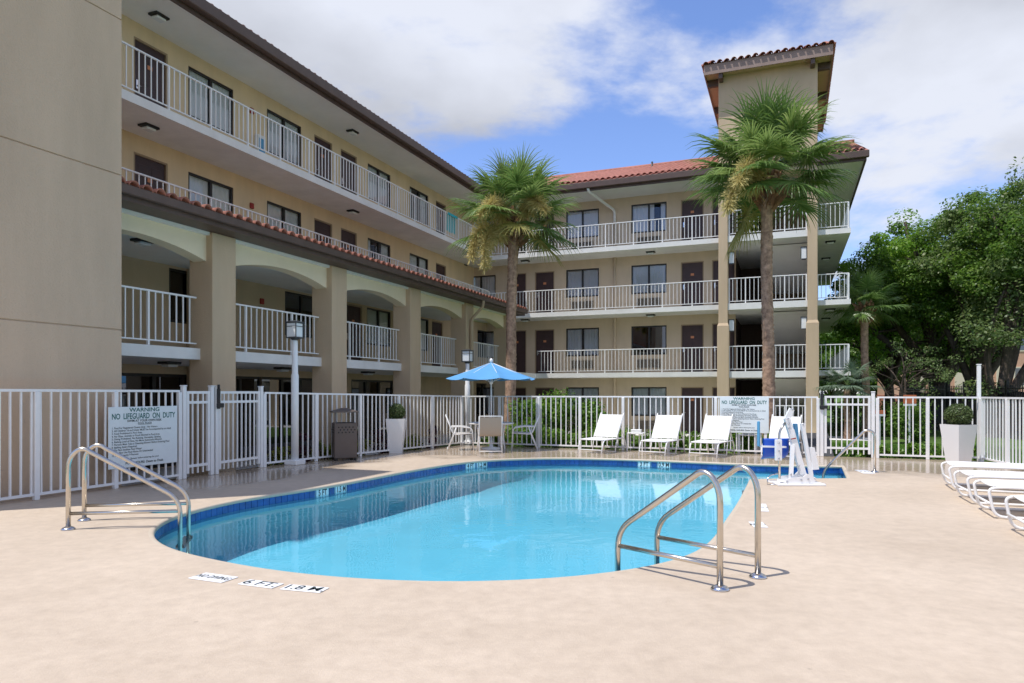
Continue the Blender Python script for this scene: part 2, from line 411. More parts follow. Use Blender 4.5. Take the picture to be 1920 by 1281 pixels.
def poly_mesh(name, loops, z, matname, flip=False):
    # loops: outer first, then holes (2D points)
    vv = [[Vector((p[0], p[1], 0)) for p in lp] for lp in loops]
    tris = tessellate_polygon(vv); flat = [q for lp in vv for q in lp]
    fs = []
    for a, b, c in tris:
        n = (flat[b]-flat[a]).cross(flat[c]-flat[a]).z
        fs.append((a, b, c) if n > 0 else (a, c, b))
    me = bpy.data.meshes.new(name); me.from_pydata([(q.x, q.y, z) for q in flat], [], fs); me.materials.append(M[matname]); me.update()
    return me
def fast_quads(name, V, matname, smooth=False):
    # V: (n,4,3) array of quads
    n = len(V); me = bpy.data.meshes.new(name); me.vertices.add(n*4); me.vertices.foreach_set('co', V.reshape(-1).astype(np.float32))
    me.loops.add(n*4); me.loops.foreach_set('vertex_index', np.arange(n*4, dtype=np.int32))
    me.polygons.add(n); me.polygons.foreach_set('loop_start', np.arange(0, n*4, 4, dtype=np.int32))
    me.polygons.foreach_set('loop_total', np.full(n, 4, dtype=np.int32))
    me.update(calc_edges=True); me.materials.append(M[matname]); return me
def leaf_quads(P, Nn, L, Wd, rs):
    # P positions, Nn preferred normals, L length array, Wd width ratio -> rhombic leaves
    n = len(P); q = rs.normal(size=(n, 3)); q -= Nn * (q*Nn).sum(1, keepdims=True); q /= np.linalg.norm(q, axis=1, keepdims=True)+1e-9
    r = np.cross(Nn, q); L = L[:, None]
    a = P - q*L*0.5; c = P + q*L*0.5; mid = P + Nn*L*0.06
    b = mid + r*L*Wd*0.5; d = mid - r*L*Wd*0.5
    return np.stack([a, b, c, d], 1)
# ------------------------------------------------------------------ pool outline (traced on the deck plane)
PX = [(1405,898),(1392,924),(1377,950),(1360,973),(1346,996),(1331,1015),(1316,1030),(1290,1043),(1253,1053.5),(1200,1065),(1160,1071),(1083,1080),
      (1000,1086),(915,1089.5),(832,1090),(724,1087),(615,1080),(534,1071),(480,1063),(408,1049.5),(361,1039),(314,1028),(296,1018),(285,1006),
      (283,994),(291,985),(314,970.5),(349,959.5),(384,950.5),(431,939.5),(480,930.5),(594,914),(697,895.5),(778,880),(873,865.5),(940,860.5),
      (1000,858.5),(1066,858),(1133,859.3),(1200,861.5),(1267,864),(1335,867),(1400,869.7),(1500,872.3),(1578,873.5)]
raw = [deck(*p) for p in PX]
def catmull(pts, per=8):
    o = []
    for i in range(len(pts)-1):
        p0 = pts[max(i-1, 0)]; p1 = pts[i]; p2 = pts[i+1]; p3 = pts[min(i+2, len(pts)-1)]
        for k in range(per):
            s = k/per
            o.append(0.5*((2*p1)+(p2-p0)*s+(2*p0-5*p1+4*p2-p3)*s*s+(3*p1-p0-3*p2+p3)*s**3))
    o.append(pts[-1]); return o
def resample(pts, step):
    L = [0]
    for i in range(1, len(pts)): L.append(L[-1]+(pts[i]-pts[i-1]).length)
    n = max(2, int(round(L[-1]/step))); o = []; j = 0
    for k in range(n+1):
        d = L[-1]*k/n
        while j < len(L)-2 and L[j+1] < d: j += 1
        s = (d-L[j])/max(1e-9, L[j+1]-L[j]); o.append(pts[j].lerp(pts[j+1], min(1, max(0, s))))
    return o
curve = resample(catmull(raw), 0.152)
for it in range(14):
    curve = [curve[0]] + [curve[i]*0.5+(curve[i-1]+curve[i+1])*0.25 for i in range(1, len(curve)-1)] + [curve[-1]]
cE = deck(1588, 896.5)
seg2 = resample([curve[-1], cE], 0.152)[1:-1]
seg3 = resample([cE, curve[0]], 0.152)[1:-1]
OUT = curve + seg2 + [cE] + seg3
area = sum(OUT[i].x*OUT[(i+1) % len(OUT)].y-OUT[(i+1) % len(OUT)].x*OUT[i].y for i in range(len(OUT)))
SGN = 1 if area > 0 else -1
def offs(pts, d):
    n = len(pts); o = []
    for i in range(n):
        t_ = (pts[(i+1) % n]-pts[i-1]).normalized(); nrm = Vector((t_.y, -t_.x))*SGN
        o.append(pts[i]+nrm*d)
    return o
def strips(rows):
    n = len(rows[0][0]); vs = [(q.x, q.y, z) for pts, z in rows for q in pts]; fs = []
    for i in range(len(rows)-1):
        for k in range(n):
            a, b, c, d = i*n+k, i*n+(k+1) % n, (i+1)*n+(k+1) % n, (i+1)*n+k
            fs.append((a, b, c, d) if SGN < 0 else (d, c, b, a))
    return vs, fs
# deck sheet: fence line plus the foreground
FL = [(-9.62, -9.0), (-9.62, 10.75), (-8.42, 17.42), (3.85, 17.42), (5.6, 7.5), (5.6, -9.0)]
deck_out = [AB(*q) for q in FL]
deck_out_r = []
for i in range(len(deck_out)):
    deck_out_r += resample([deck_out[i], deck_out[(i+1) % len(deck_out)]], 1.5)[:-1]
hole = offs(OUT, 0.055)
o = link(bpy.data.objects.new('pool_deck', poly_mesh('pool_deck', [deck_out_r, hole], 0.0, 'deck'))); tag(o, kind='structure')
DK = o
mb = MB(); n = len(deck_out_r)
vs = [(q.x, q.y, 0.0) for q in deck_out_r]+[(q.x, q.y, -0.5) for q in deck_out_r]
mb.add(vs, [((k+1) % n, k, n+k, n+(k+1) % n) for k in range(n)])
e = mb.build('deck_edge', 'deck', DK)
vs, fs = strips([(hole, 0.0), (offs(OUT, 0.025), 0.001), (offs(OUT, 0.006), -0.006), (offs(OUT, 0.0), -0.02), (OUT, -0.045), (offs(OUT, 0.03), -0.055)])
MB().add(vs, fs, True).build('coping', 'coping', DK)
# basin
pool = bpy.data.objects.new('pool', None); ctr = sum(OUT, Vector((0, 0)))/len(OUT)
WALLZ = -0.72
vs, fs = strips([(offs(OUT, 0.03), -0.055), (offs(OUT, 0.03), -0.40), (offs(OUT, 0.02), -0.5), (offs(OUT, -0.10), -0.66), (offs(OUT, -0.3), WALLZ)])
mbp = MB().add(vs, fs, True)
fm = poly_mesh('f', [offs(OUT, -0.3)], WALLZ, 'plaster')
mbp.add([v.co[:] for v in fm.vertices], [tuple(p.vertices) for p in fm.polygons])
pool = mbp.build('pool_basin', 'plaster'); tag(pool, kind='structure')
# shallow entry shelf in the narrow arm of the pool
sh = [AB(-0.75, 12.45), AB(0.85, 13.2), AB(0.88, 15.3), AB(-0.75, 15.25)]
me = poly_mesh('entry_shelf', [sh], -0.21, 'plaster'); q = inst('entry_shelf', me, pool)
mb = MB(); mb.add([(sh[0].x, sh[0].y, -0.21), (sh[3].x, sh[3].y, -0.21), (sh[3].x, sh[3].y, -.71), (sh[0].x, sh[0].y, -.71)], [(0, 1, 2, 3)]); mb.build('shelf_riser', 'plaster', pool)
# waterline tiles, one object each, on the far side that shows
tile_me = MB().bbox(-0.051, 0.051, -0.005, 0.005, -0.051, 0.051, 0.003).mesh('tile', 'tile_blue')
tile_w = MB().bbox(-0.130, 0.130, -0.008, 0.008, -0.068, 0.053, 0.003).mesh('depth_marker_tile', 'tile_white')
grow = offs(OUT, 0.028)
vs, fs = strips([(grow, -0.050), (grow, -0.19)]); MB().add(vs, fs, True).build('grout_band', 'grout', pool)
tl_line = offs(OUT, 0.021)
tilep = resample(tl_line+[tl_line[0]], 0.106)
MARK = [(603, '5 FT'), (637, '1.5 M'), (882, '4 FT'), (906, '1.2 M'), (1205, '3 FT'), (1241, '0.9 M')]
cand = []
for i in range(len(tilep)-1):
    p = (tilep[i]+tilep[i+1])/2; d = tilep[i+1]-tilep[i]; nin = Vector((-d.y, d.x))*SGN
    cand.append((p, d, 960+F*p.x/p.y, HY+F*H/p.y, nin.dot(-p)))
marks = []
for px0, txt in MARK:
    bi = min((i for i in range(len(cand)) if cand[i][4] > 0 and cand[i][3] < 930), key=lambda i: abs(cand[i][2]-px0))
    p, d = cand[bi][:2]; marks.append(p); rz = math.atan2(d.y, d.x)+(math.pi if SGN > 0 else 0)
    tl = inst('depth_marker_tile', tile_w, pool, (p.x, p.y, -0.100), (0, 0, rz))
    inst('lettering', text_mesh(txt, 0.125, 'sign_black', 0.80, 0.003), tl, (0, -0.0095, -0.002), (R(90), 0, 0))
for p, d, px, py, fc in cand:
    if fc <= 0.0 or any((p-q_).length < 0.165 for q_ in marks): continue
    rz = math.atan2(d.y, d.x)+(math.pi if SGN > 0 else 0)
    inst('tile', tile_me, pool, (p.x, p.y, -0.100), (random.uniform(-.012, .012), 0, rz+random.uniform(-.01, .01)))
wm = poly_mesh('water', [offs(OUT, 0.024)], -0.145, 'water')
wo = link(bpy.data.objects.new('water', wm)); tag(wo, kind='structure')
# deck depth markers
def deck_plate(corners, txt, size, sx=1.0, flip=False):
    c = [deck(*q) for q in corners]; ct = sum(c, Vector((0, 0)))/4
    ex = (c[1]-c[0]+c[2]-c[3])/2; Wd = ex.length; ex.normalize(); ey = Vector((-ex.y, ex.x)); Hd = abs(((c[0]-c[3]+c[1]-c[2])/2).dot(ey))
    rz = math.atan2(ex.y, ex.x)
    pl = inst('depth_plate', MB().bbox(-Wd/2, Wd/2, -Hd/2, Hd/2, 0.0, 0.006, 0.002).mesh('depth_plate', 'plate_white'), DK, (ct.x, ct.y, 0.0015), (0, 0, rz+(math.pi if flip else 0)))
    if txt: inst('lettering', text_mesh(txt, size, 'sign_black', sx, 0.0008), pl, (0, -0.0, 0.0075))
deck_plate([(378,1075.5),(444,1081.5),(418,1096),(361,1085)], 'NO DIVING', 0.10, 0.62)
deck_plate([(467,1087.5),(532,1096),(510,1104.5),(448,1097)], '6 FT.', 0.15)
deck_plate([(540,1097),(617,1103.5),(600,1113),(528,1106.5)], '1.8 M.', 0.14)
deck_plate([(1424,945.5),(1440,946),(1438,960),(1421,959)], '5 FT', 0.07, 1.0, True)
deck_plate([(1409,979.5),(1436,980),(1434,990),(1407,989)], '1.5 M', 0.08, 1.0, True)
deck_plate([(1612,882),(1634,882.5),(1632,888.5),(1608,888)], '3 FT', 0.1)

# ------------------------------------------------------------------ ground outside the deck
GZ = -0.35
big = [Vector((-400, -60)), Vector((400, -60)), Vector((700, 900)), Vector((-700, 900))]
o = link(bpy.data.objects.new('lawn', poly_mesh('lawn', [big, deck_out_r], GZ, 'lawn'))); tag(o, kind='structure')
def sheet(name, pts, z, m_):
    o = link(bpy.data.objects.new(name, poly_mesh(name, [pts], z, m_))); tag(o, kind='structure'); return o
def bed(name, inner, outer, z0, z1, m_):
    mb = MB(); n = len(inner); mb.add([(q.x, q.y, z0) for q in inner]+[(q.x, q.y, z1) for q in outer], [(i, i+1, n+i+1, n+i) for i in range(n-1)])
    o = mb.build(name, m_); tag(o, kind='structure'); return o
bed('planting_bed', [AB(-9.625, 2), AB(-9.625, 10.75), AB(-8.43, 17.43), AB(3.6, 17.43)], [AB(-10.9, 2), AB(-10.9, 10.9), AB(-10.9, 19.6), AB(3.6, 19.6)], -0.05, GZ+0.01, 'mulch')
sheet('ground_floor_walk', [AB(-14.6, 3), AB(-10.95, 3), AB(-10.95, 29.0), AB(3.0, 29.0), AB(3.0, 31.4), AB(-14.6, 31.4)], GZ+0.006, 'slab')
sheet('path', [AB(-0.9, 17.45), AB(0.95, 17.45), AB(1.3, 27.8), AB(-0.9, 27.8)], GZ+0.32, 'asphalt')

# ------------------------------------------------------------------ the hotel
Z1, Z2, Z3, Z4 = -0.44, 2.31, 5.06, 7.81
TOP = 10.30
AR, BR = -12.97, 29.81       # railing planes
AW, BW = -14.5, 31.35        # wall planes, upper floors
AW2 = -13.8                  # wall plane behind the arcade
OFF = (-13.0, 30.0, -0.40)
p = AB(OFF[0], OFF[1])
HOTEL = empty('hotel_building', (p.x, p.y, OFF[2]), ANG, 'four-storey tan stucco hotel with open walkways, arcade and tiled roofs around the pool', 'building')
def HB(mb, name, mats): return mb.build(name, mats, HOTEL, OFF)
def HL(a, b, z): return (a-OFF[0], b-OFF[1], z-OFF[2])
def wall_with_openings(name, matname, s0, s1, z0, z1, ops, fn, depth=0.14):
    S = sorted({s0, s1, *[q for o_ in ops for q in o_[:2]]}); Zs = sorted({z0, z1, *[q for o_ in ops for q in o_[2:4]]})
    mb = MB()
    for i in range(len(S)-1):
        for j in range(len(Zs)-1):
            cs = (S[i]+S[i+1])/2; cz = (Zs[j]+Zs[j+1])/2
            if any(o_[0] < cs < o_[1] and o_[2] < cz < o_[3] for o_ in ops): continue
            mb.add([fn(S[i], Zs[j], 0), fn(S[i+1], Zs[j], 0), fn(S[i+1], Zs[j+1], 0), fn(S[i], Zs[j+1], 0)], [(0, 1, 2, 3)])
    for (a, b, c, d) in [o_[:4] for o_ in ops]:
        for (p0, p1) in (((a, c), (b, c)), ((b, c), (b, d)), ((b, d), (a, d)), ((a, d), (a, c))):
            mb.add([fn(*p0, 0), fn(*p1, 0), fn(*p1, depth), fn(*p0, depth)], [(0, 1, 2, 3)])
    return HB(mb, name, matname)
# --- prototypes (face -y, origin bottom centre of the opening, wall face at y=0)
WW, WH = 1.58, 1.30; DW, DH = 0.98, 2.13
def frame_mesh(w_, h_, mull=True, fw=0.055):
    mb = MB(); y0, y1 = 0.02, 0.09
    mb.box(-w_/2, w_/2, y0, y1, 0, fw).box(-w_/2, w_/2, y0, y1, h_-fw, h_)
    mb.box(-w_/2, -w_/2+fw, y0, y1, fw, h_-fw).box(w_/2-fw, w_/2, y0, y1, fw, h_-fw)
    if mull: mb.box(-fw/2-0.01, fw/2+0.01, y0-0.005, y1-0.004, fw, h_-fw)
    return mb.mesh('window', 'bronze')
FRAME = frame_mesh(WW, WH)
PANE = MB().add([(-WW/4+0.03, 0.055, 0.055), (WW/4-0.02, 0.055, 0.055), (WW/4-0.02, 0.055, WH-0.055), (-WW/4+0.03, 0.055, WH-0.055)], [(0, 1, 2, 3)]).mesh('pane', 'glass')
ROOM_BACK = MB()  # shallow backing box, coloured dark to stand in for an unlit room
ROOM_BACK.add([(-WW/2, .14, 0), (WW/2, .14, 0), (WW/2, .7, 0), (-WW/2, .7, 0), (-WW/2, .14, WH), (WW/2, .14, WH), (WW/2, .7, WH), (-WW/2, .7, WH)], [(2, 3, 7, 6), (0, 1, 2, 3), (5, 4, 7, 6), (0, 4, 7, 3), (1, 5, 6, 2)])
ROOM_BACK = ROOM_BACK.mesh('dark_room_backing', 'unlit_room_dark')
def curtain_mesh(x0, x1, seed):
    rs = random.Random(seed); n = 46; vs = []; fs = []; ph = rs.random()*6
    for i in range(n+1):
        x = x0+(x1-x0)*i/n; y = 0.112+0.012*math.sin(x*52+ph+1.5*math.sin(x*7+ph))
        vs += [(x, y, 0.02), (x, y*1.0, WH-0.02)]
    for i in range(n): fs.append((2*i, 2*i+2, 2*i+3, 2*i+1))
    return MB().add(vs, fs, True).mesh('curtain', 'curtain')
CURT = [[curtain_mesh(-WW/2+.02, WW/2-.02, 1)], [curtain_mesh(-WW/2+.02, -0.03, 2), curtain_mesh(0.06, WW/2-.02, 3)],
        [curtain_mesh(-WW/2+.02, 0.22, 4), curtain_mesh(0.52, WW/2-.02, 5)], [curtain_mesh(0.30, WW/2-.02, 6), curtain_mesh(-WW/2+.02, -0.45, 8)], []]
DPANEL = MB().bbox(-DW/2+.045, DW/2-.045, 0.055, 0.10, 0.01, DH-.045, 0.004)
for (x0, x1, z0, z1) in ((-.33, -.05, .22, .95), (.05, .33, .22, .95), (-.33, -.05, 1.1, 1.9), (.05, .33, 1.1, 1.9)):
    DPANEL.bbox(x0, x1, 0.047, 0.06, z0, z1, 0.006)
DPANEL = DPANEL.mesh('door', 'door')
DFR = MB().box(-DW/2, -DW/2+.045, 0.01, .12, 0, DH).box(DW/2-.045, DW/2, .01, .12, 0, DH).box(-DW/2+.045, DW/2-.045, .01, .12, DH-.045, DH).mesh('frame', 'door_frame')
DPL = MB().bbox(-.07, .07, 0.036, 0.046, 1.52, 1.62, 0.003).mesh('number_plate', 'plate')
DHN = MB().bbox(-.40, -.345, 0.02, 0.047, .92, 1.14, 0.004).tube([(-.37, .03, 1.0), (-.37, -.01, 1.0), (-.27, -.01, 1.0)], 0.011, 6).mesh('handle', 'chrome')
GRL = MB().box(-.54, .54, -.01, .02, 0, .03).box(-.54, .54, -.01, .02, .39, .42).box(-.54, -.51, -.01, .02, .03, .39).box(.51, .54, -.01, .02, .03, .39).box(-.02, .02, -.008, .02, .03, .39).mesh('air_conditioner_grille', 'grille')
SLAT = MB().add([(-.51, -.008, 0), (.51, -.008, 0), (.51, .02, .03), (-.51, .02, .03), (-.51, -.004, -.006), (.51, -.004, -.006), (.51, .024, .024), (-.51, .024, .024)], [(0, 1, 2, 3), (7, 6, 5, 4), (0, 4, 5, 1), (3, 2, 6, 7)]).mesh('slat', 'grille')
GBACK = MB().box(-.51, .51, .004, .008, .03, .39).mesh('grille_back', 'bin_dark')
def facing(wing): return math.pi/2 if wing == 'L' else 0.0
def put(name, me, wing, s, z, plane, parent=None):
    loc = HL(plane, s, z) if wing == 'L' else HL(s, plane-(.028 if name.startswith('air') else 0), z)
    return inst(name, me, HOTEL, loc, (0, 0, facing(wing)))
def window(wing, s, z, plane, cv=0, dark=False):
    wd = put('window', FRAME, wing, s, z, plane)
    for sx in (-1, 1):
        pn = inst('pane', PANE, wd, (sx*(WW/4), 0.012*(sx > 0), 0), (0, 0, 0))
        if dark: pn.material_slots[0].link = 'OBJECT'; pn.material_slots[0].material = M['glass_dark']
    inst('dark_room_backing', ROOM_BACK, wd)
    for c in CURT[cv]: inst('curtain', c, wd)
def door(wing, s, z, plane, plate=True):
    d = put('door', DPANEL, wing, s, z, plane); inst('frame', DFR, d); inst('handle', DHN, d)
    if plate: inst('number_plate', DPL, d)
def grille(s, z, plane):
    gq = put('air_conditioner_grille', GRL, 'B', s, z, plane); inst('grille_back', GBACK, gq)
    for k in range(8): inst('slat', SLAT, gq, (0, 0, 0.045+k*0.044))
# --- left wing, floors 3 and 4
Lw = [b_on_a((x0+x1)/2, AW) for x0, x1 in ((355, 439), (501, 567), (690, 733), (768, 804))]
Ld = [b_on_a((x0+x1)/2, AW) for x0, x1 in ((252, 315), (591, 622), (641, 668), (818, 836))]
SILL = 0.83
ops = []
for z in (Z3, Z4):
    ops += [(s-WW/2, s+WW/2, z+SILL, z+SILL+WH) for s in Lw]+[(s-DW/2, s+DW/2, z, z+DH) for s in Ld]
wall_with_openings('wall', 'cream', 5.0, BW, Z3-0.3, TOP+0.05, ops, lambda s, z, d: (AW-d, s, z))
cvs = {Z4: (0, 0, 0, 3), Z3: (0, 0, 3, 1)}
for z in (Z3, Z4):
    for i, s in enumerate(Lw): window('L', s, z+SILL, AW, cvs[z][i])
    for i, s in enumerate(Ld): door('L', s, z, AW, not (z == Z4 and i == 2))
ALARM = MB().bbox(-.07, .07, -.05, 0.0, 0, .16, .008).mesh('fire_alarm_box', 'red')
for z in (Z3, Z4): put('fire_alarm_box', ALARM, 'L', b_on_a(471, AW), z+1.72, AW)
put('fire_alarm_box', ALARM, 'L', b_on_a(490, AW2), Z2+1.62, AW2)
CAB = MB().bbox(-.16, .16, -.14, 0, 0, .72, .01); CAB.cm = 1; CAB.box(-.12, .12, -.146, -.141, .08, .62)
CAB = CAB.mesh('extinguisher_cabinet', ['slab', 'blue_pad'])
put('extinguisher_cabinet', CAB, 'L', b_on_a(484, AW), Z4+0.45, AW)
# --- left wing, floors 1 and 2 behind the arcade
w2 = [b_on_a(x, AW2) for x in (366, 567, 711, 786, 908)]; d2 = [b_on_a(x, AW2) for x in (664, 820)]
ops = [(s-WW/2, s+WW/2, Z2+SILL, Z2+SILL+WH) for s in w2]+[(s-DW/2, s+DW/2, Z2, Z2+DH) for s in d2]
g1 = [(b_on_a(318, AW2), 3), (b_on_a(452, AW2), 1), (b_on_a(548, AW2), 3), (b_on_a(700, AW2), 3), (b_on_a(906, AW2), 1)]
ops += [(s-0.8*n_, s+0.8*n_, Z1+0.12, Z2-0.42) for s, n_ in g1 if n_ == 1]+[(s-1.35, s+1.35, Z1+0.12, Z2-0.42) for s, n_ in g1 if n_ == 3]
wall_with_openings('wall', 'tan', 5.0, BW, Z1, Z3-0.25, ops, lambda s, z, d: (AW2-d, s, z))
for i, s in enumerate(w2): window('L', s, Z2+SILL, AW2, (4, 4, 0, 0, 4)[i], dark=i in (0, 1, 4))
for s in d2: door('L', s, Z2, AW2)
def storefront(s, n_):
    wd_ = 0.8*2 if n_ == 1 else 2.7; hh = Z2-0.42-(Z1+0.12)
    st = put('storefront_window', frame_mesh(wd_, hh, n_ == 1, 0.07), 'L', s, Z1+0.12, AW2)
    if n_ == 3:
        for x in (-0.42, 0.42): inst('mullion', MB().box(x-.05, x+.05, .015, .088, .07, hh-.07).mesh('mullion', 'bronze'), st)
    k = 2 if n_ == 1 else 3
    for i in range(k):
        x0 = -wd_/2+wd_*i/k+.05; x1 = -wd_/2+wd_*(i+1)/k-.05
        inst('pane', MB().add([(x0, .06, .07), (x1, .06, .07), (x1, .06, hh-.07), (x0, .06, hh-.07)], [(0, 1, 2, 3)]).mesh('pane', 'glass_dark'), st)
    inst('dark_room_backing', MB().add([(-wd_/2, .14, 0), (wd_/2, .14, 0), (wd_/2, 1.2, 0), (-wd_/2, 1.2, 0), (-wd_/2, .14, hh), (wd_/2, .14, hh), (wd_/2, 1.2, hh), (-wd_/2, 1.2, hh)], [(2, 3, 7, 6), (0, 1, 2, 3), (5, 4, 7, 6), (0, 4, 7, 3), (1, 5, 6, 2)]).mesh('dark_room_backing', 'unlit_room_dark'), st)  # dark backing box, room shade painted as its colour
for s, n_ in g1: storefront(s, n_)
# --- back wing, all floors
Bw = [a_on_b((x0+x1)/2, BW) for x0, x1 in ((874, 929), (1061, 1123), (1183, 1250))]
Bd = [a_on_b(x, BW) for x in (969, 1021, 1298, 1357)]
ops = []
for z in (Z1, Z2, Z3, Z4):
    ops += [(s-WW/2, s+WW/2, z+SILL, z+SILL+WH) for s in Bw]+[(s-DW/2, s+DW/2, z, z+DH) for s in Bd]
wall_with_openings('wall', 'beige', AW, -2.25, Z1, TOP+0.05, ops, lambda s, z, d: (s, BW+d, z))
bcv = {Z1: (0, 0, 0), Z2: (0, 1, 4), Z3: (0, 0, 0), Z4: (0, 0, 2)}
for z in (Z1, Z2, Z3, Z4):
    for i, s in enumerate(Bw):
        window('B', s, z+SILL, BW, bcv[z][i], dark=(z == Z2 and i == 2))
        if i > 0: grille(s, z+0.22, BW)
    for i, s in enumerate(Bd): door('B', s, z, BW)
# --- slabs and soffits
def slab(name, boxes, m_='slab'):
    mb = MB()
    for q in boxes: mb.box(*q)
    return HB(mb, name, m_)
TH = 0.20
for z in (Z3, Z4):
    slab('floor_slab', [(AW-0.1, AR, 5.0, BW+0.05, z-TH, z), (AR+0.0005, -2.4, BR, BW+0.05, z-TH, z)])
slab('floor_slab', [(AR, -2.4, BR, BW+0.05, Z2-TH, Z2)])
slab('floor_slab', [(AW2-0.05, -10.69, 5.0, BW-0.5, Z2-TH-0.02, Z2-0.003)])
for z in (Z2, Z3, Z4):
    slab('floor_slab', [(-2.395, 0.9, 29.55, 33.2, z-TH-0.06, z-0.004), (0.905, 2.2, BR, 44.0, z-TH, z)])
slab('roof_soffit', [(AW-0.1, AR+0.05, 5.0, BW, TOP, TOP+0.06), (AR+0.052, 2.65, 29.6, BW, TOP, TOP+0.06), (0.9, 2.65, BW+0.002, 44.5, TOP, TOP+0.06)], 'soffit')
slab('arcade_soffit', [(AW2, -10.45, 5.0, 26.45, 4.50, 4.56)], 'soffit')
# --- ceiling lights under walkways
CL = MB().bbox(-.19, .19, -.14, .14, -.05, 0, .01).mesh('ceiling_light', 'black_metal')
CLD = MB().bbox(-.13, .13, -.10, .10, -.11, -.052, .015).mesh('diffuser', 'lamp_glass')
def clight(a, b, z, rz=0):
    c = inst('ceiling_light', CL, HOTEL, HL(a, b, z), (0, 0, rz)); inst('diffuser', CLD, c)
for z, pxs in ((TOP, (298, 661)), (Z4-TH, (279, 662))):
    for x in pxs: clight(-13.75, b_on_a(x, -13.75), z, math.pi/2)
for z in (Z4-TH, Z3-TH):
    clight(a_on_b(985, 30.5), 30.5, z); clight(a_on_b(1220, 30.6), 30.6, z)
    clight(1.55, 31.2, z); clight(1.55, 35.0, z)
clight(1.55, 31.4, TOP); clight(1.55, 31.4, Z2-TH); clight(1.55, 35.0, Z2-TH); clight(a_on_b(868, 30.4), 30.4, Z4-TH)
for x in (318, 530, 690): clight(-12.0, b_on_a(x, -12.0), Z2-TH-.02, math.pi/2)
clight(-12.0, b_on_a(268, -12.0), 4.5, math.pi/2)
# --- railings with one object per picket
PICK = MB().box(-.0105, .0105, -.0105, .0105, 0, 1).mesh('picket', 'white_paint')
def railing(p0, p1, z, h=1.02, sp=0.155, every=8, parent=HOTEL, offv=OFF, ends=(True, True)):
    p0 = Vector(p0); p1 = Vector(p1); L = (p1-p0).length; d = (p1-p0)/L; rz = math.atan2(d.y, d.x)
    n = max(2, int(round(L/sp))); s = L/n
    mb = MB().bbox(0, L, -.024, .024, h-.035, h, .006).box(0, L, -.014, .014, .078, .103)
    posts = [i for i in range(0, n+1) if i % every == every//2] if n > every else []
    for i in posts: mb.box(i*s-.021, i*s+.021, -.021, .021, -.01, h-.034)
    if ends[0]: mb.box(0.001, .05, -.0255, .0255, -.01, h-.034)
    if ends[1]: mb.box(L-.05, L-.001, -.0255, .0255, -.01, h-.034)
    r_ = mb.build('railing', 'white_paint', parent, (0, 0, 0), (p0.x-offv[0], p0.y-offv[1], z-offv[2]), (0, 0, rz))
    for i in range(1, n):
        if i in posts: continue
        inst('picket', PICK, r_, (i*s, 0, .10), (0, 0, 0), (1, 1, h-.13))
    return r_
railing((AR-.05, 6.2), (AR-.05, BR+.05), Z4); railing((AR-.05, BR+.05), (-2.7, BR+.05), Z4, ends=(False, False))
railing((AR-.05, 6.2), (AR-.05, BR+.05), Z3, 1.12); railing((AR-.05, BR+.05), (-2.7, BR+.05), Z3, ends=(False, False))
railing((-10.6, BR+.05), (-2.7, BR+.05), Z2, ends=(False, False))
for z in (Z2, Z3, Z4):
    railing((-2.3, 29.62), (.64, 29.62), z-.004, 1.03, .165, 9)
    railing((1.0, BR+.05), (2.14, BR+.05), z, 1.02, .17, 20); railing((2.14, BR+.12), (2.14, 43.5), z, 1.02, .16, 9)
railing((-2.3, 29.62), (.64, 29.62), Z1+.35, 1.03, .165, 9)
# teal towel on the fourth floor rail
tb = b_on_a(845, AR-.12)
mb = MB(); nn = 14; vs = []
for i in range(nn+1):
    s_ = tb-0.45+0.9*i/nn; wob = 0.012*math.sin(i*1.7)
    vs += [(AR-.10+wob, s_, Z4+.28+0.03*math.sin(i*.8)), (AR-.095+wob, s_, Z4+1.035), (AR-.015+wob*.3, s_, Z4+1.035), (AR-.01, s_, Z4+.93)]
mb.add(vs, [(4*i+k, 4*i+k+1, 4*i+k+5, 4*i+k+4) for i in range(nn) for k in range(3)], True)
pt = AB(AR-.1, tb); tw = mb.build('towel', 'teal', None, (AR-.1, tb, Z4+.3), (pt.x, pt.y, Z4+.3), (0, 0, ANG)); tag(tw, 'teal towel hung over the top-floor walkway railing', 'towel')
# --- blank stair block on the left (three lifts of stucco with recessed joints)
TA, TB0, TB1 = -9.75, 4.8, b_on_a(228.5, -9.75)
mb = MB(); zc = [Z1, 2.43, 4.86, 7.3, 9.9]
for i in range(4): mb.bbox(-14.0, TA, TB0, TB1, zc[i]+(.008 if i else 0), zc[i+1]-.008, .006)
mb.box(-13.9, TA-.02, TB0+.02, TB1-.02, Z1, 9.89)
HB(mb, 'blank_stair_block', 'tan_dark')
# --- arcade
CA0, CA1 = -10.98, -10.38; CW = 0.62
cb = [10.41+3.8*i for i in range(-1, 5)]
for b in cb:
    HB(MB().bbox(CA0, CA1, b, b+CW, Z1, 4.555, .012), 'arcade_column', 'tan')
    # wing wall behind each column
for i in range(5):
    b0 = cb[i]+CW; b1 = cb[i+1]; mb = MB(); n = 18; x0, x1 = -10.86, -10.54; vs = []
    for k in range(n+1):
        s = k/n; b = b0-.01+(b1-b0+.02)*s; z = 4.0+0.23*(1-(2*s-1)**2)
        vs += [(x1, b, z), (x1, b, 4.549), (x0, b, z), (x0, b, 4.549)]
    fs = []
    for k in range(n):
        q = 4*k; fs += [(q, q+4, q+5, q+1), (q+2, q+3, q+7, q+6), (q, q+2, q+6, q+4), (q+1, q+5, q+7, q+3)]
    mb.add(vs, fs); HB(mb, 'arch_panel', 'archcream')
    if i > 0: railing((-10.74, b0), (-10.74, b1-.06), Z2, 1.0, .16, 9, ends=(False, False))
    else: railing((-10.74, b0), (-10.74, b1-.06), Z2, 1.0, .16, 9, ends=(False, False))
HB(MB().bbox(AW2, AW2+.75, 13.0, 13.7, Z1, 4.5, .01), 'pilaster', 'tan')
GA = -9.86
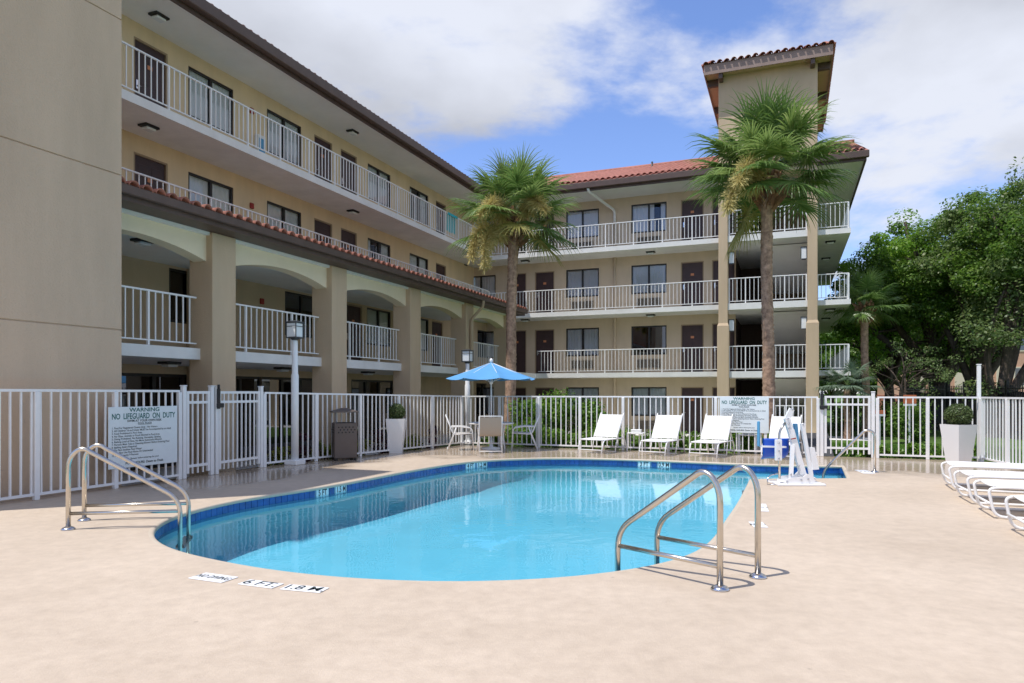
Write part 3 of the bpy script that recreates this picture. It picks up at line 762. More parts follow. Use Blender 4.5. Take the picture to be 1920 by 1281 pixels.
HB(MB().box(-10.5, GA-.11, 5.0, 26.5, 4.56, 4.72), 'arcade_fascia', 'brown_trim')
HB(MB().bbox(GA-.14, GA+.0, 5.0, 26.55, 4.64, 4.80, .015), 'gutter', 'brown_trim')
# --- barrel tiles
def tile_mesh(name, L=0.42, r=0.105, m_='terracotta'):
    mb = MB(); n = 8; vs = []; fs = []
    for j, (y, rr) in enumerate(((0, r), (L, r*0.88))):
        for k in range(n+1):
            an = math.pi*k/n
            vs += [(rr*math.cos(an), y, rr*math.sin(an)), ((rr-.016)*math.cos(an), y, (rr-.016)*math.sin(an))]
    st = 2*(n+1)
    for k in range(n):
        q = 2*k; fs += [(q, q+2, st+q+2, st+q), (q+1, st+q+1, st+q+3, q+3), (q, q+1, q+3, q+2), (st+q, st+q+2, st+q+3, st+q+1)]
    return mb.add(vs, fs, True).mesh(name, m_)
TILE = tile_mesh('roof_tile')
rt = random.Random(3)
def tile_row(parent, p0, p1, z, up, slope, sp=0.258, jitter=.012):
    # row of barrel tiles along p0->p1 (a,b), axis pointing 'up' (a,b unit) with the given slope
    p0 = Vector(p0); p1 = Vector(p1); L = (p1-p0).length; n = int(L/sp); d = (p1-p0)/L
    rz = math.atan2(-up[0], up[1])
    for i in range(n):
        q = p0+d*(sp*(i+.5))
        inst('roof_tile', TILE, parent, HL(q.x, q.y, z+rt.uniform(-.5, .5)*jitter), (math.atan(slope), rt.uniform(-.05, .05), rz+rt.uniform(-.03, .03)))
AROOF = HB(MB().add([(GA+.01, 5.0, 4.80), (GA+.01, 26.55, 4.80), (AR-.02, 26.55, 4.98), (AR-.02, 5.0, 4.98), (AR-.02, 26.55, 4.5), (GA-.02, 26.55, 4.7)], [(0, 1, 2, 3), (1, 5, 4, 2)]), 'arcade_roof', 'terracotta')
AROOF_ = HOTEL
def rel(o_):  # parent tiles to the roof part (roof mesh sits at the hotel origin)
    return o_
tile_row(AROOF, (GA+.0, 7.6), (GA+.0, 26.5), 4.785, (-1, 0), .06)
def ribs(name, origin, along, up, L, run, slope, sp=.258, r=.10, row=.36, m_='terracotta_pale', clip=None):
    # ribbed tile field: one mesh, columns of half-round courses with a step at each row
    mb = MB(); n = int(L/sp); rows = int(run/row); A = Vector(along); Up = Vector(up)
    for i in range(n):
        base = Vector(origin[:2])+A*(sp*(i+.5)); vs = []; fs = []
        r0 = 0 if clip is None else clip(i*sp)
        for j in range(r0, rows):
            for e_, dz in ((0, .028), (1, .0)):
                t_ = (j+e_)*row; c = base+Up*t_; z = origin[2]+slope*t_+dz
                for k in range(5):
                    an = math.pi*k/4; q = c+A*(r*math.cos(an)); vs.append((q.x, q.y, z+r*.8*math.sin(an)))
        for j in range(len(vs)//5-1):
            for k in range(4): fs.append((5*j+k, 5*j+k+1, 5*j+k+6, 5*j+k+5))
        mb.add(vs, fs, True)
    return mb
# --- main roofs
EZ = 10.66; SL = 0.372
def fascia_gutter(a0, a1, b0, b1, horizontal):
    HB(MB().box(a0, a1, b0, b1, TOP-.04, TOP+.22), 'fascia', 'brown_trim')
HB(MB().box(AR+.05, AR+.10, 5.0, 29.5, TOP-.05, TOP+.20), 'fascia', 'brown_trim')
HB(MB().bbox(AR+.10, AR+.30, 5.0, 29.35, TOP+.04, TOP+.33, .02), 'gutter', 'brown_trim')
HB(MB().box(AR+.102, 2.72, 29.52, 29.58, TOP-.05, TOP+.20), 'fascia', 'brown_trim')
HB(MB().bbox(AR+.302, 2.80, 29.36, 29.52, TOP+.04, TOP+.30, .02), 'gutter', 'brown_trim')
HB(MB().box(2.652, 2.72, 29.582, 44.6, TOP-.05, TOP+.27), 'fascia', 'brown_trim')
RL = HB(MB().add([(AR+.20, 5, TOP+.29), (AR+.20, 36.5, TOP+.29), (AR-6.0, 36.5, TOP+.29+6.2*SL), (AR-6.0, 5, TOP+.29+6.2*SL)], [(0, 1, 2, 3)]), 'roof', 'terracotta_pale')
tile_row(RL, (AR+.20, 8.0), (AR+.20, 29.3), TOP+.285, (-1, 0), SL)
RB = HB(MB().add([(AR-6, 29.42, TOP+.30), (2.80, 29.42, TOP+.30), (2.80, 36.0, TOP+.30+6.58*SL), (AR-6, 36.0, TOP+.30+6.58*SL), (2.80, 42.5, TOP+.30), (AR-6, 42.5, TOP+.30)], [(0, 1, 2, 3), (3, 2, 4, 5), (1, 4, 2)]), 'roof', 'terracotta_pale')
fld = ribs('tile_field', (AR+.2, 29.40, TOP+.315), (1, 0), (0, 1), 2.75-AR-.2, 6.5, SL)
q = fld.build('tile_field', 'terracotta_pale', RB, OFF); tag(q, kind='stuff')
fld = ribs('tile_field', (AR-5.7, 34.5, TOP+.315+5.1*SL), (1, 0), (0, 1), 5.6, 1.4, SL)
q = fld.build('tile_field', 'terracotta_pale', RB, OFF); tag(q, kind='stuff')
HB(MB().tube([HL(0, 0, 0) and (AR, 36.0, TOP+.36+6.58*SL), (2.8, 36.0, TOP+.36+6.58*SL)], .11, 8), 'ridge_cap', 'terracotta')
pa = a_on_b(1222, 34.5); HB(MB().tube([(pa, 34.6, 12.0), (pa, 34.6, 12.85)], .05, 8), 'vent_pipe', 'bronze')
# --- tower over the stairs
T0, T1, TBF, TBB = -2.683, 1.015, 29.48, 36.8
HB(MB().bbox(T0, T1, TBF, TBB, TOP-.12, 14.45, .012), 'tower_wall', 'tan')
for a0, a1 in ((T0, T0+.36), (T1-.36, T1)):
    mb = MB().bbox(a0, a1, TBF, TBF+.42, 4.25, TOP-.121, .01).bbox(a0-.05, a1+.05, TBF-.05, TBF+.47, Z1, 4.15, .01)
    mb.add([(a0-.05, TBF-.05, 4.149), (a1+.05, TBF-.05, 4.149), (a1+.05, TBF+.47, 4.149), (a0-.05, TBF+.47, 4.149), (a0+.002, TBF+.002, 4.27), (a1-.002, TBF+.002, 4.27), (a1-.002, TBF+.418, 4.27), (a0+.002, TBF+.418, 4.27)], [(0, 1, 5, 4), (1, 2, 6, 5), (2, 3, 7, 6), (3, 0, 4, 7)])
    HB(mb, 'tower_column', 'tan')
HB(MB().box(T0+.05, T1-.05, TBF+.4, BW, TOP-.10, TOP-.02), 'landing_ceiling', 'soffit')
# passage and stair recess behind the landings
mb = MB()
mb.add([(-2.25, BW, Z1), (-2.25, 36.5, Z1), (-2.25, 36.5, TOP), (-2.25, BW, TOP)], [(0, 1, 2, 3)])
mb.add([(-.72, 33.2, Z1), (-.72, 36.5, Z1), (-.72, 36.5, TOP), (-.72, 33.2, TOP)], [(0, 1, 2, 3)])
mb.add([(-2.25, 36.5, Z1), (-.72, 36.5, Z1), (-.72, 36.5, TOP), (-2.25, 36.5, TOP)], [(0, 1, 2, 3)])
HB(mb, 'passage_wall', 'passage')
HB(MB().box(-.72, .9, 35.2, 35.3, Z1, TOP).box(.9, 1.0, TBF+.6, 44.0, Z1, TOP), 'stairwell_wall', 'beige')
for z in (Z2, Z3, Z4):
    mb = MB(); a0, a1 = -.68, .86
    mb.add([(a0, 31.0, z-.28), (a1, 31.0, z-.28), (a1, 34.2, z-1.60), (a0, 34.2, z-1.60), (a0, 30.75, z-.30), (a1, 30.75, z-.30), (a1, 34.2, z-1.86), (a0, 34.2, z-1.86)], [(0, 1, 2, 3), (7, 6, 5, 4), (0, 4, 5, 1), (0, 3, 7, 4), (1, 5, 6, 2)])
    HB(mb, 'stair_flight', 'soffit')
    HB(MB().box(-2.24, -.73, 33.21, 36.4, z-TH-.05, z-.004), 'passage_slab', 'slab')
WL = MB().box(-.115, -.095, -.155, -.135, .03, .47).box(.095, .115, -.155, -.135, .03, .47).box(-.115, .115, -.155, -.01, .469, .50).box(-.075, .075, -.16, 0, .47, .50).box(-.075, .075, -.16, 0, 0, .03).box(-.02, .02, -.02, .02, 0.03, .47).mesh('wall_lantern', 'lamp_frame')
WLG = MB().bbox(-.10, .10, -.14, -.022, .032, .468, .01).mesh('lantern_glass', 'lamp_glass')
for z in (Z3, Z2):
    for a, rz in ((T0+.49, 0), (T1-.49, 0)):
        l_ = inst('wall_lantern', WL, HOTEL, HL(a, TBF+.36, z+1.62), (0, 0, rz)); inst('lantern_glass', WLG, l_)
# tower roof
E0, E1, EB0, EB1 = T0-.52, T1+.52, TBF-.52, TBB+.6
HB(MB().box(E0+.05, E1-.05, EB0+.05, EB1-.05, 14.30, 14.34), 'tower_soffit', 'tan')
mb = MB().box(E0, E1, EB0, EB0+.05, 14.22, 14.62).box(E0, E0+.05, EB0+.051, EB1, 14.22, 14.62).box(E1-.05, E1, EB0+.051, EB1, 14.22, 14.62).box(E0+.051, E1-.051, EB1-.05, EB1, 14.22, 14.62)
HB(mb, 'tower_fascia', 'mauve_trim')
zz0 = 14.625; am = (E0+E1)/2; rise = (E1-E0)/2*.3
TR = HB(MB().add([(E0-.04, EB0-.04, zz0), (E1+.04, EB0-.04, zz0), (E1+.04, EB1+.04, zz0), (E0-.04, EB1+.04, zz0), (am, EB0+2.4, zz0+rise), (am, EB1-2.4, zz0+rise)], [(0, 1, 4), (1, 2, 5, 4), (2, 3, 5), (3, 0, 4, 5)]), 'tower_roof', 'terracotta')
tile_row(TR, (E0-.05, EB0-.09), (E1+.08, EB0-.09), zz0-.01, (0, 1), .3, .27, .03)
tile_row(TR, (E1+.09, EB0), (E1+.09, EB1), zz0-.01, (-1, 0), .3, .27, .03)
tile_row(TR, (E0-.09, EB0), (E0-.09, EB1), zz0-.01, (1, 0), .3, .27, .03)
tile_row(TR, (E0+.15, EB0+.26), (E1-.1, EB0+.26), zz0+.10, (0, 1), .3, .27, .03)
for a in (T0+.12, T1-.18):
    HB(MB().bbox(a-.08, a+.08, EB0+.06, TBF-.001, 14.02, 14.299, .01), 'corbel', 'brown_trim')
for b in (TBF+.3, TBF+3.2, TBF+6.0):
    for a0, a1 in ((E0+.06, T0-.001), (T1+.001, E1-.06)): HB(MB().bbox(a0, a1, b-.08, b+.08, 14.02, 14.299, .01), 'corbel', 'brown_trim')
# --- downspouts
ds = a_on_b(1152.5, BW-.06)
HB(MB().tube([(ds, BW-.06, Z1), (ds, BW-.06, 9.25)], .055, 10), 'downspout', 'beige')
HB(MB().tube(rounded([(ds, BW-.06, 9.2), (ds, BW-.06, 9.75), (ds-.75, 29.55, 10.22), (ds-.75, 29.45, 10.40)], .2), .06, 10), 'downspout_elbow', 'slab')
b4 = cb[4]+.30
HB(MB().tube(rounded([(GA-.05, b4+.1, 4.66), (GA-.05, b4+.1, 4.45), (CA1+.06, b4, 4.0), (CA1+.06, b4, Z1)], .15), .05, 8), 'downspout', 'tan')
# ------------------------------------------------------------------ pool fence
FPK = MB().box(-.0115, .0115, -.0115, .0115, 0, 1).mesh('picket', 'white_paint')
def fence(p0, p1, h0, h1, label, sp=.136, post_sp=1.15, first=True, last=True, group=None):
    p0 = Vector(p0); p1 = Vector(p1); L = (p1-p0).length; d = (p1-p0)/L; rz = math.atan2(d.y, d.x)
    root = empty('pool_fence', (p0.x, p0.y, 0), rz, label, 'fence', group)
    mb = MB().bar((0, 0, h0-.018), (L, 0, h1-.018), .042, .036); mb.build('top_rail', 'white_paint', root)
    MB().bar((0, 0, .075), (L, 0, .075), .034, .036).build('bottom_rail', 'white_paint', root)
    np_ = max(1, int(round(L/post_sp)))
    pm = MB().bbox(-.033, .033, -.0335, .0335, 0, 1, .004).mesh('post', 'white_paint')
    posts = []
    for i in range(np_+1):
        if (i == 0 and not first) or (i == np_ and not last): continue
        x = L*i/np_; posts.append(x); inst('post', pm, root, (x, 0, 0.0), (0, 0, 0), (1, 1, h0+(h1-h0)*x/L-.037))
    n = int(round(L/sp))
    for i in range(1, n):
        x = L*i/n
        if min([abs(x-q) for q in posts]+[9]) < .045: continue
        inst('picket', FPK, root, (x, 0, .092), (random.uniform(-.006, .006), random.uniform(-.006, .006), 0), (1, 1, h0+(h1-h0)*x/L-.13))
    return root
def gate(p0, p1, h, label, latch=None):
    p0 = Vector(p0); p1 = Vector(p1); L = (p1-p0).length; d = (p1-p0)/L
    root = empty('pool_gate', (p0.x, p0.y, 0), math.atan2(d.y, d.x), label, 'gate')
    for x in (0, L):
        pq = inst('gate_post', MB().bbox(-.036, .036, -.036, .036, 0, h+.05, .006).mesh('gate_post', 'white_paint'), root, (x, 0, 0))
        inst('post_cap', MB().bbox(-.044, .044, -.044, .044, h+.051, h+.072, .006).mesh('post_cap', 'white_paint'), pq)
    for z in (h-.05, h-.22, .20): MB().bar((.05, 0, z), (L-.05, 0, z), .034, .045).build('gate_rail', 'white_paint', root)
    for x in (.075, L-.075): MB().bar((x, 0, .08), (x, 0, h-.03), .05, .05).build('gate_stile', 'white_paint', root)
    n = max(3, int(round((L-.15)/.115)))
    for i in range(1, n): inst('picket', FPK, root, (.075+(L-.15)*i/n, 0, .07), (0, 0, 0), (1, 1, h-.12))
    if latch is not None:
        x = latch*L; lt = MB().bbox(x-.035, x+.035, -.075, -.046, h-.34, h+.02, .008).tube([(x, -.06, h+.01), (x, -.06, h+.09)], .022, 8).bbox(x-.05, x+.12, -.08, -.05, h-.32, h-.24, .01)
        lt.build('latch', 'black_metal', root)
    return root
def FA(px, A): return AB(A, b_on_a(px, A))
BF = 17.3
pL0 = AB(-9.45, 4.0); pL1 = FA(336, -9.45); pG1 = FA(396, -9.46); pG2 = FA(489, -9.5); pC = AB(a_on_b(866, BF), BF)
fence(pL0, pL1, 1.50, 1.49, 'white picket pool fence along the blank stair block, carrying a warning sign', post_sp=1.2)
gate(pL1+(pG1-pL1).normalized()*.09, pG1, 1.50, 'narrow white gate panel beside the large warning sign')
gate(pG1+(pG2-pG1).normalized()*.115, pG2, 1.50, 'white double-railed gate with black latch facing the arcade', latch=0.0)
fence(pG2+(pC-pG2).normalized()*.08, pC, 1.46, 1.36, 'white picket pool fence along the arcade behind bin and lamp', post_sp=1.25)
gR0 = AB(a_on_b(1541, BF), BF); gR1 = AB(a_on_b(1637, BF), BF); pR = AB(a_on_b(1838, BF), BF)
fence(pC, gR0-Vector(U)*.08, 1.36, 1.36, 'white picket pool fence behind the upright loungers and umbrella table', post_sp=1.12, first=False)
gate(gR0, gR1, 1.40, 'white double-railed gate with black latch beside the steel stair rail', latch=0.0)
fence(gR1+Vector(U)*.085, pR, 1.36, 1.36, 'white picket pool fence in front of the lawn by the ball topiary', post_sp=1.2)
pR2 = AB(5.15, 8.2)
fence(pR+(pR2-pR).normalized()*.07, pR2, 1.36, 1.36, 'white picket pool fence seen nearly edge-on beside the flat loungers', post_sp=1.2)
tpos = pR+Vector((0.03, .09)); tp = MB().bbox(-.035, .035, -.035, .035, 0, 2.03, .004).bbox(-.042, .042, -.042, .042, 2.03, 2.05, .004).build('tall_post', 'white_paint', None, (0, 0, 0), (tpos.x, tpos.y, 0), (0, 0, ANG))
tag(tp, 'tall plain white post rising above the fence corner', 'post')

# ------------------------------------------------------------------ warning signs
RULES = ['1. Pool For Registered Guests Only - No Visitors', '2. All Children 16 and Under MUST be Accompanied by an Adult', '3. Food Prohibited In Pool Area',
         '4. No Glass, Animals or Food Allowed In Pool Area', '5. Diving Prohibited, No Running, Horseplay, Spitting', '6. Bathing Load of Nine, No More Swimmers Allowed',
         '7. Persons Must Take a Cleansing Shower Before Entering Pool', '8. Bathing Attire Required', '9. Do Not Swallow Pool Water', '10. Do Not Use Pool Alone Or Unattended',
         '11. Pool Capacity 9 Persons']
def sign(loc, rz, Wd, Hd, label):
    root = empty('warning_sign', loc, rz, label, 'sign', None)
    MB().bbox(-Wd/2, Wd/2, -.006, .006, 0, Hd, .003).build('panel', 'sign_white', root)
    def line(txt, size, x, z, m_, sx=1.0, bold=0.0, align='CENTER', maxw=None):
        me = text_mesh(txt, size, m_, sx, bold, align)
        if maxw:
            wv = max(v.co.x for v in me.vertices)-min(v.co.x for v in me.vertices)
            if wv > maxw:
                for v in me.vertices: v.co.x *= maxw/wv
        inst('lettering', me, root, (x, -.0085, z), (R(90), 0, 0))
    line('WARNING', .082*Hd/.9, 0, Hd*.945, 'sign_green', 1.4, .0015, maxw=Wd*.44)
    line('NO  LIFEGUARD  ON  DUTY', 0.118*Hd/.9, 0, Hd*.84, 'sign_green', .95, .0022, maxw=Wd*.92)
    line('SWIM AT YOUR OWN RISK', .048*Hd/.9, 0, Hd*.765, 'sign_black', 1.3, .001, maxw=Wd*.5)
    line('POOL RULES', .036*Hd/.9, 0, Hd*.72, 'sign_black', 1.2, .0006)
    MB().box(-.1*Wd, .1*Wd, -.0088, -.0082, Hd*.698, Hd*.702).build('underline', 'sign_black', root)
    for i, tx in enumerate(RULES): line(tx, .040*Hd/.9, -Wd*.46, Hd*(.655-.0445*i), 'sign_black', .98, .0004, 'LEFT', maxw=Wd*.9)
    line('Shower before entering the pool', .034*Hd/.9, 0, Hd*.145, 'sign_black', 1.1, .0004)
    line('POOL HOURS: Dawn to Dusk', .05*Hd/.9, 0, Hd*.07, 'sign_black', 1.05, .001)
    return root
sA = -9.41; bA, bB = b_on_a(203, sA), b_on_a(332, sA); q = AB(sA, (bA+bB)/2)
sign((q.x, q.y, .30), ANG+math.pi/2, bB-bA, .93, 'shaded white pool rules sign with green heading beside the gate')
q = AB(a_on_b(1395, BF-.04), BF-.04); wS = a_on_b(1441, BF-.04)-a_on_b(1349, BF-.04)
sign((q.x, q.y, .50), ANG, wS, .85, 'sunlit white pool rules sign with green heading behind the loungers')

# ------------------------------------------------------------------ lamp posts
def lamp_post(p, h, label, rz=ANG):
    root = empty('lamp_post', (p.x, p.y, 0), rz, label, 'lamp post', None)
    MB().bbox(-.15, .15, -.15, .15, 0, .10, .012).build('base', 'white_paint', root)
    MB().lathe([(.075, .10), (.075, h*.62), (.062, h*.63), (.056, h-.42), (.05, h-.40)], 14).build('pole', 'white_paint', root)
    l_ = MB().lathe([(.05, h-.40), (.085, h-.375), (.085, h-.36)], 10).box(-.125, .125, -.125, .125, h-.36, h-.34).box(-.13, .13, -.13, .13, h-.055, h-.03)
    l_.add([(-.13, -.13, h-.03), (.13, -.13, h-.03), (.13, .13, h-.03), (-.13, .13, h-.03), (-.03, -.03, h), (.03, -.03, h), (.03, .03, h), (-.03, .03, h)], [(0, 1, 5, 4), (1, 2, 6, 5), (2, 3, 7, 6), (3, 0, 4, 7), (4, 5, 6, 7)])
    for sx in (-1, 1):
        for sy in (-1, 1): l_.box(sx*.118-.008, sx*.118+.008, sy*.118-.008, sy*.118+.008, h-.345, h-.05)
    for z in (h-.13,):
        l_.box(-.122, .122, -.122, -.116, z, z+.012).box(-.122, .122, .116, .122, z, z+.012).box(-.122, -.116, -.116, .116, z, z+.012).box(.116, .122, -.116, .116, z, z+.012)
    lo = l_.build('lantern', 'lamp_frame', root)
    MB().bbox(-.108, .108, -.108, .108, h-.339, h-.056, .01).build('lantern_glass', 'lamp_glass', lo)
lamp_post(deck(553, 871), 2.90, 'white lamp post with black lantern standing beside the brown bin')
lamp_post(deck(876.5, 833), 2.66, 'white lamp post with black lantern behind the blue umbrella')

# ------------------------------------------------------------------ litter bin
p = deck(645, 862); root = empty('litter_bin', (p.x, p.y, 0), R(-22+45), 'square brown metal litter bin with peaked hood and perforated sides', 'bin')
wB = .24
body = MB().bbox(-wB, wB, -wB, wB, .05, .80, .012).build('body', 'bin', root)
for sx in (-1, 1):
    for sy in (-1, 1):
        MB().bbox(sx*.2-.03, sx*.2+.03, sy*.2-.03, sy*.2+.03, 0, .049, .006).build('foot', 'bin_dark', root)
        MB().box(sx*.222-.014, sx*.222+.014, sy*.222-.014, sy*.222+.014, .795, 1.02).build('hood_post', 'bin', root)
HOLE = MB().lathe([(.016, -.002), (.016, .002)], 8).mesh('hole', 'bin_dark')
for sd in range(4):
    rzz = sd*math.pi/2
    for r_ in range(3):
        for c in range(5):
            x = -.15+.075*c+(.0375 if r_ % 2 else 0)
            inst('hole', HOLE, body, (math.cos(rzz)*x+math.sin(rzz)*(wB+.001), math.sin(rzz)*x-math.cos(rzz)*(wB+.001), .60+.055*r_), (R(90), 0, rzz))
MB().box(-.2, .2, -.2, .2, .79, .803).build('inner_rim', 'bin_dark', root)
hd = MB(); a_ = .265; hd.add([(-a_, -a_, 1.02), (a_, -a_, 1.02), (a_, a_, 1.02), (-a_, a_, 1.02), (-a_, -a_, 1.045), (a_, -a_, 1.045), (a_, a_, 1.045), (-a_, a_, 1.045), (-.05, -.05, 1.115), (.05, -.05, 1.115), (.05, .05, 1.115), (-.05, .05, 1.115)],
    [(3, 2, 1, 0), (0, 1, 5, 4), (1, 2, 6, 5), (2, 3, 7, 6), (3, 0, 4, 7), (4, 5, 9, 8), (5, 6, 10, 9), (6, 7, 11, 10), (7, 4, 8, 11), (8, 9, 10, 11)]); hd.build('hood', 'bin', root)

# ------------------------------------------------------------------ foliage generators
def leaf_blob(blobs, per, size, rs, wd=.5, up=.5, shell=.55):
    # blobs: list of (centre, radii) ; leaves sit mostly in the outer shell of every clump
    out_ = []
    for (c, r) in blobs:
        n = max(4, int(per)); d = rs.normal(size=(n, 3)); d /= np.linalg.norm(d, axis=1, keepdims=True)
        rad = shell+(1-shell)*rs.random((n, 1))**.6; rad *= (.85+.3*rs.random((n, 1)))
        P = np.array(c)+d*np.array(r)*rad
        nn_ = d*.6+np.array([0, 0, up])+rs.normal(size=(n, 3))*.45; nn_ /= np.linalg.norm(nn_, axis=1, keepdims=True)
        out_.append(leaf_quads(P, nn_, size*(.6+.8*rs.random(n)), wd, rs))
    return np.concatenate(out_)
def topiary(loc, r, label):
    rs = np.random.RandomState(int(abs(loc[0])*100)); root = empty('ball_topiary', loc, 0, label, 'plant')
    V = leaf_blob([((0, 0, r*.95), (r, r, r*.92))], 5200, r*.16, rs, .6, .2, .86)
    inst('foliage', fast_quads('foliage', V, 'leaf_box'), root)
    bm = bmesh.new(); bmesh.ops.create_icosphere(bm, subdivisions=3, radius=r*.86)
    me = bpy.data.meshes.new('inner_twigs'); bm.to_mesh(me); bm.free(); me.materials.append(M['bark']); inst('inner_twigs', me, root, (0, 0, r*.93))
    MB().tube([(0, 0, -.12), (0, 0, r*.4)], .03, 8).build('stem', 'bark', root)
def planter(px, py, wpx, hpx, rz, label, tlabel):
    p = deck(px, py); sc = p.y/F; h = hpx*sc; wt = wpx*sc/2/1.24
    root = empty('planter', (p.x, p.y, 0), rz, label, 'planter')
    mb = MB(); wb = wt*.66; ti = wt-.035
    vs = [(-wb, -wb, 0), (wb, -wb, 0), (wb, wb, 0), (-wb, wb, 0), (-wt, -wt, h), (wt, -wt, h), (wt, wt, h), (-wt, wt, h), (-ti, -ti, h), (ti, -ti, h), (ti, ti, h), (-ti, ti, h), (-ti, -ti, h-.08), (ti, -ti, h-.08), (ti, ti, h-.08), (-ti, ti, h-.08)]
    mb.add(vs, [(3, 2, 1, 0), (0, 1, 5, 4), (1, 2, 6, 5), (2, 3, 7, 6), (3, 0, 4, 7), (4, 5, 9, 8), (5, 6, 10, 9), (6, 7, 11, 10), (7, 4, 8, 11), (8, 9, 13, 12), (9, 10, 14, 13), (10, 11, 15, 14), (11, 8, 12, 15)])
    mb.build('pot', 'planter', root)
    MB().add([(-ti, -ti, h-.079), (ti, -ti, h-.079), (ti, ti, h-.079), (-ti, ti, h-.079)], [(0, 1, 2, 3)]).build('soil', 'mulch', root)
    return p, h, sc
p, h, sc = planter(743, 849, 43, 64, ANG+R(24), 'tall white tapered planter against the fence near the brown bin', '')
topiary((p.x, p.y, h-.03), 15*sc*1.04, 'clipped green ball topiary in the planter near the brown bin')
p, h, sc = planter(1797, 868, 53, 72, R(14), 'tall white tapered planter in the fence corner by the lawn', '')
topiary((p.x, p.y, h-.03), 20.5*sc*1.04, 'clipped green ball topiary in the planter by the lawn')

# ------------------------------------------------------------------ umbrella, table, chairs
pu = Vector(((921-960)/F*17.75, 17.75))
root = empty('patio_umbrella', (pu.x, pu.y, 0), R(12), 'open light blue patio umbrella with white pole over the table', 'umbrella')
MB().tube([(0, 0, .06), (0, 0, 2.22)], .021, 10).build('pole', 'white_paint', root)
bm = MB(); ns = 8; Rr = 1.16; zt = 2.22; ze = 1.80; vs = []; fs = []; rows = 6
cano = MB()
for k in range(ns):
    a0 = 2*math.pi*k/ns; a1 = 2*math.pi*(k+1)/ns; vs = []; fs = []
    nrow, ncol = 6, 6
    for i in range(nrow+1):
        s = .02+.98*i/nrow
        for j in range(ncol+1):
            u = j/ncol; p0 = Vector((math.cos(a0), math.sin(a0)))*Rr*s; p1 = Vector((math.cos(a1), math.sin(a1)))*Rr*s; q = p0.lerp(p1, u)
            sag = 4*u*(1-u)*s
            vs.append((q.x*(1-.03*sag), q.y*(1-.03*sag), zt+(ze-zt)*(s**.92)-.045*sag))
    for i in range(nrow):
        for j in range(ncol): a = i*(ncol+1)+j; fs.append((a, a+ncol+1, a+ncol+2, a+1))
    MB().add(vs, fs, True).build('canopy_panel', 'umbrella', root)
    MB().tube([(math.cos(a0)*.06, math.sin(a0)*.06, zt-.03), (math.cos(a0)*Rr*.98, math.sin(a0)*Rr*.98, ze-.012)], .007, 6).build('rib', 'white_paint', root)
    MB().tube([(math.cos(a0)*.05, math.sin(a0)*.05, 1.72), (math.cos(a0)*Rr*.52, math.sin(a0)*Rr*.52, zt+(ze-zt)*.55-.03)], .006, 6).build('strut', 'white_paint', root)
MB().lathe([(.03, 2.20), (.042, 2.235), (.045, 2.27), (.03, 2.30), (.008, 2.32)], 10).build('finial', 'white_paint', root)
MB().lathe([(.03, 1.66), (.05, 1.68), (.05, 1.74), (.03, 1.76)], 10).build('runner', 'white_paint', root)
MB().lathe([(.26, 0), (.26, .04), (.05, .07), (.03, .3)], 16).build('base', 'white_paint', root)
root = empty('patio_table', (pu.x, pu.y, 0), 0, 'round white-rimmed patio table with glass top under the blue umbrella', 'table')
n = 28; mb = MB()
for r0, r1, z0, z1 in ((.04, .56, .665, .672),):
    vs = [(r*math.cos(2*math.pi*k/n), r*math.sin(2*math.pi*k/n), z) for r, z in ((r0, z1), (r1, z1), (r1, z0), (r0, z0)) for k in range(n)]
    mb.add(vs, [(i*n+k, i*n+(k+1) % n, ((i+1) % 4)*n+(k+1) % n, ((i+1) % 4)*n+k) for i in range(4) for k in range(n)])
mb.build('glass_top', 'glass', root)
MB().tube([(.57*math.cos(2*math.pi*k/n), .57*math.sin(2*math.pi*k/n), .668) for k in range(n)], .018, 8, closed=True).build('rim', 'white_paint', root)
for k in range(4):
    an = math.pi/4+k*math.pi/2; c, s_ = math.cos(an), math.sin(an)
    MB().tube(rounded([(.5*c, .5*s_, 0), (.42*c, .42*s_, .35), (.5*c, .5*s_, .655)], .2), .015, 8).build('leg', 'white_paint', root)
def chair(loc, rz, label):
    # faces +y
    root = empty('patio_chair', (loc.x, loc.y, 0), rz, label, 'chair', None)
    for sx in (-1, 1):
        x = sx*.27
        MB().tube(rounded([(x, -.42, .88), (x, -.24, .40), (x, .24, .43)], .10), .014, 8).build('side_rail', 'white_paint', root)
        MB().tube(rounded([(x, .27, 0), (x, .24, .56), (x, -.10, .60), (x, -.31, .585)], .10), .014, 8).build('arm_frame', 'white_paint', root)
        MB().tube([(x, -.38, 0), (x, -.20, .44), (x, -.16, .58)], .014, 8).build('leg', 'white_paint', root)
    MB().tube([(-.27, -.38, .05), (.27, -.38, .05)], .011, 6).build('stretcher', 'white_paint', root)
    MB().tube([(-.27, .25, .2), (.27, .25, .2)], .011, 6).build('stretcher', 'white_paint', root)
    MB().tube([(-.27, -.42, .885), (.27, -.42, .885)], .013, 6).build('top_bar', 'white_paint', root)
    mb = MB(); pr = [(-.415, .86), (-.33, .63), (-.265, .46), (-.20, .405), (-.05, .40), (.1, .405), (.235, .425)]; vs = []
    for (y, z) in pr: vs += [(-.255, y, z), (.255, y, z), (.255, y+.004, z-.008), (-.255, y+.004, z-.008)]
    fs = []
    for i in range(len(pr)-1):
        q = 4*i; fs += [(q, q+1, q+5, q+4), (q+3, q+7, q+6, q+2)]
    mb.add(vs, fs, True).build('sling', 'sling_tan', root)
cl = Vector((pu.x-.72, pu.y-.12)); cr = Vector((pu.x+.80, pu.y+.05)); cc = Vector(((919-960)/F*17.0, 16.95))
chair(cl, R(-85), 'white-framed patio chair seen side-on beside the white lamp post')
chair(cc, R(4), 'patio chair with tan sling back turned to the pool')
chair(cr, R(88), 'white-framed patio chair between umbrella table and first upright lounger')

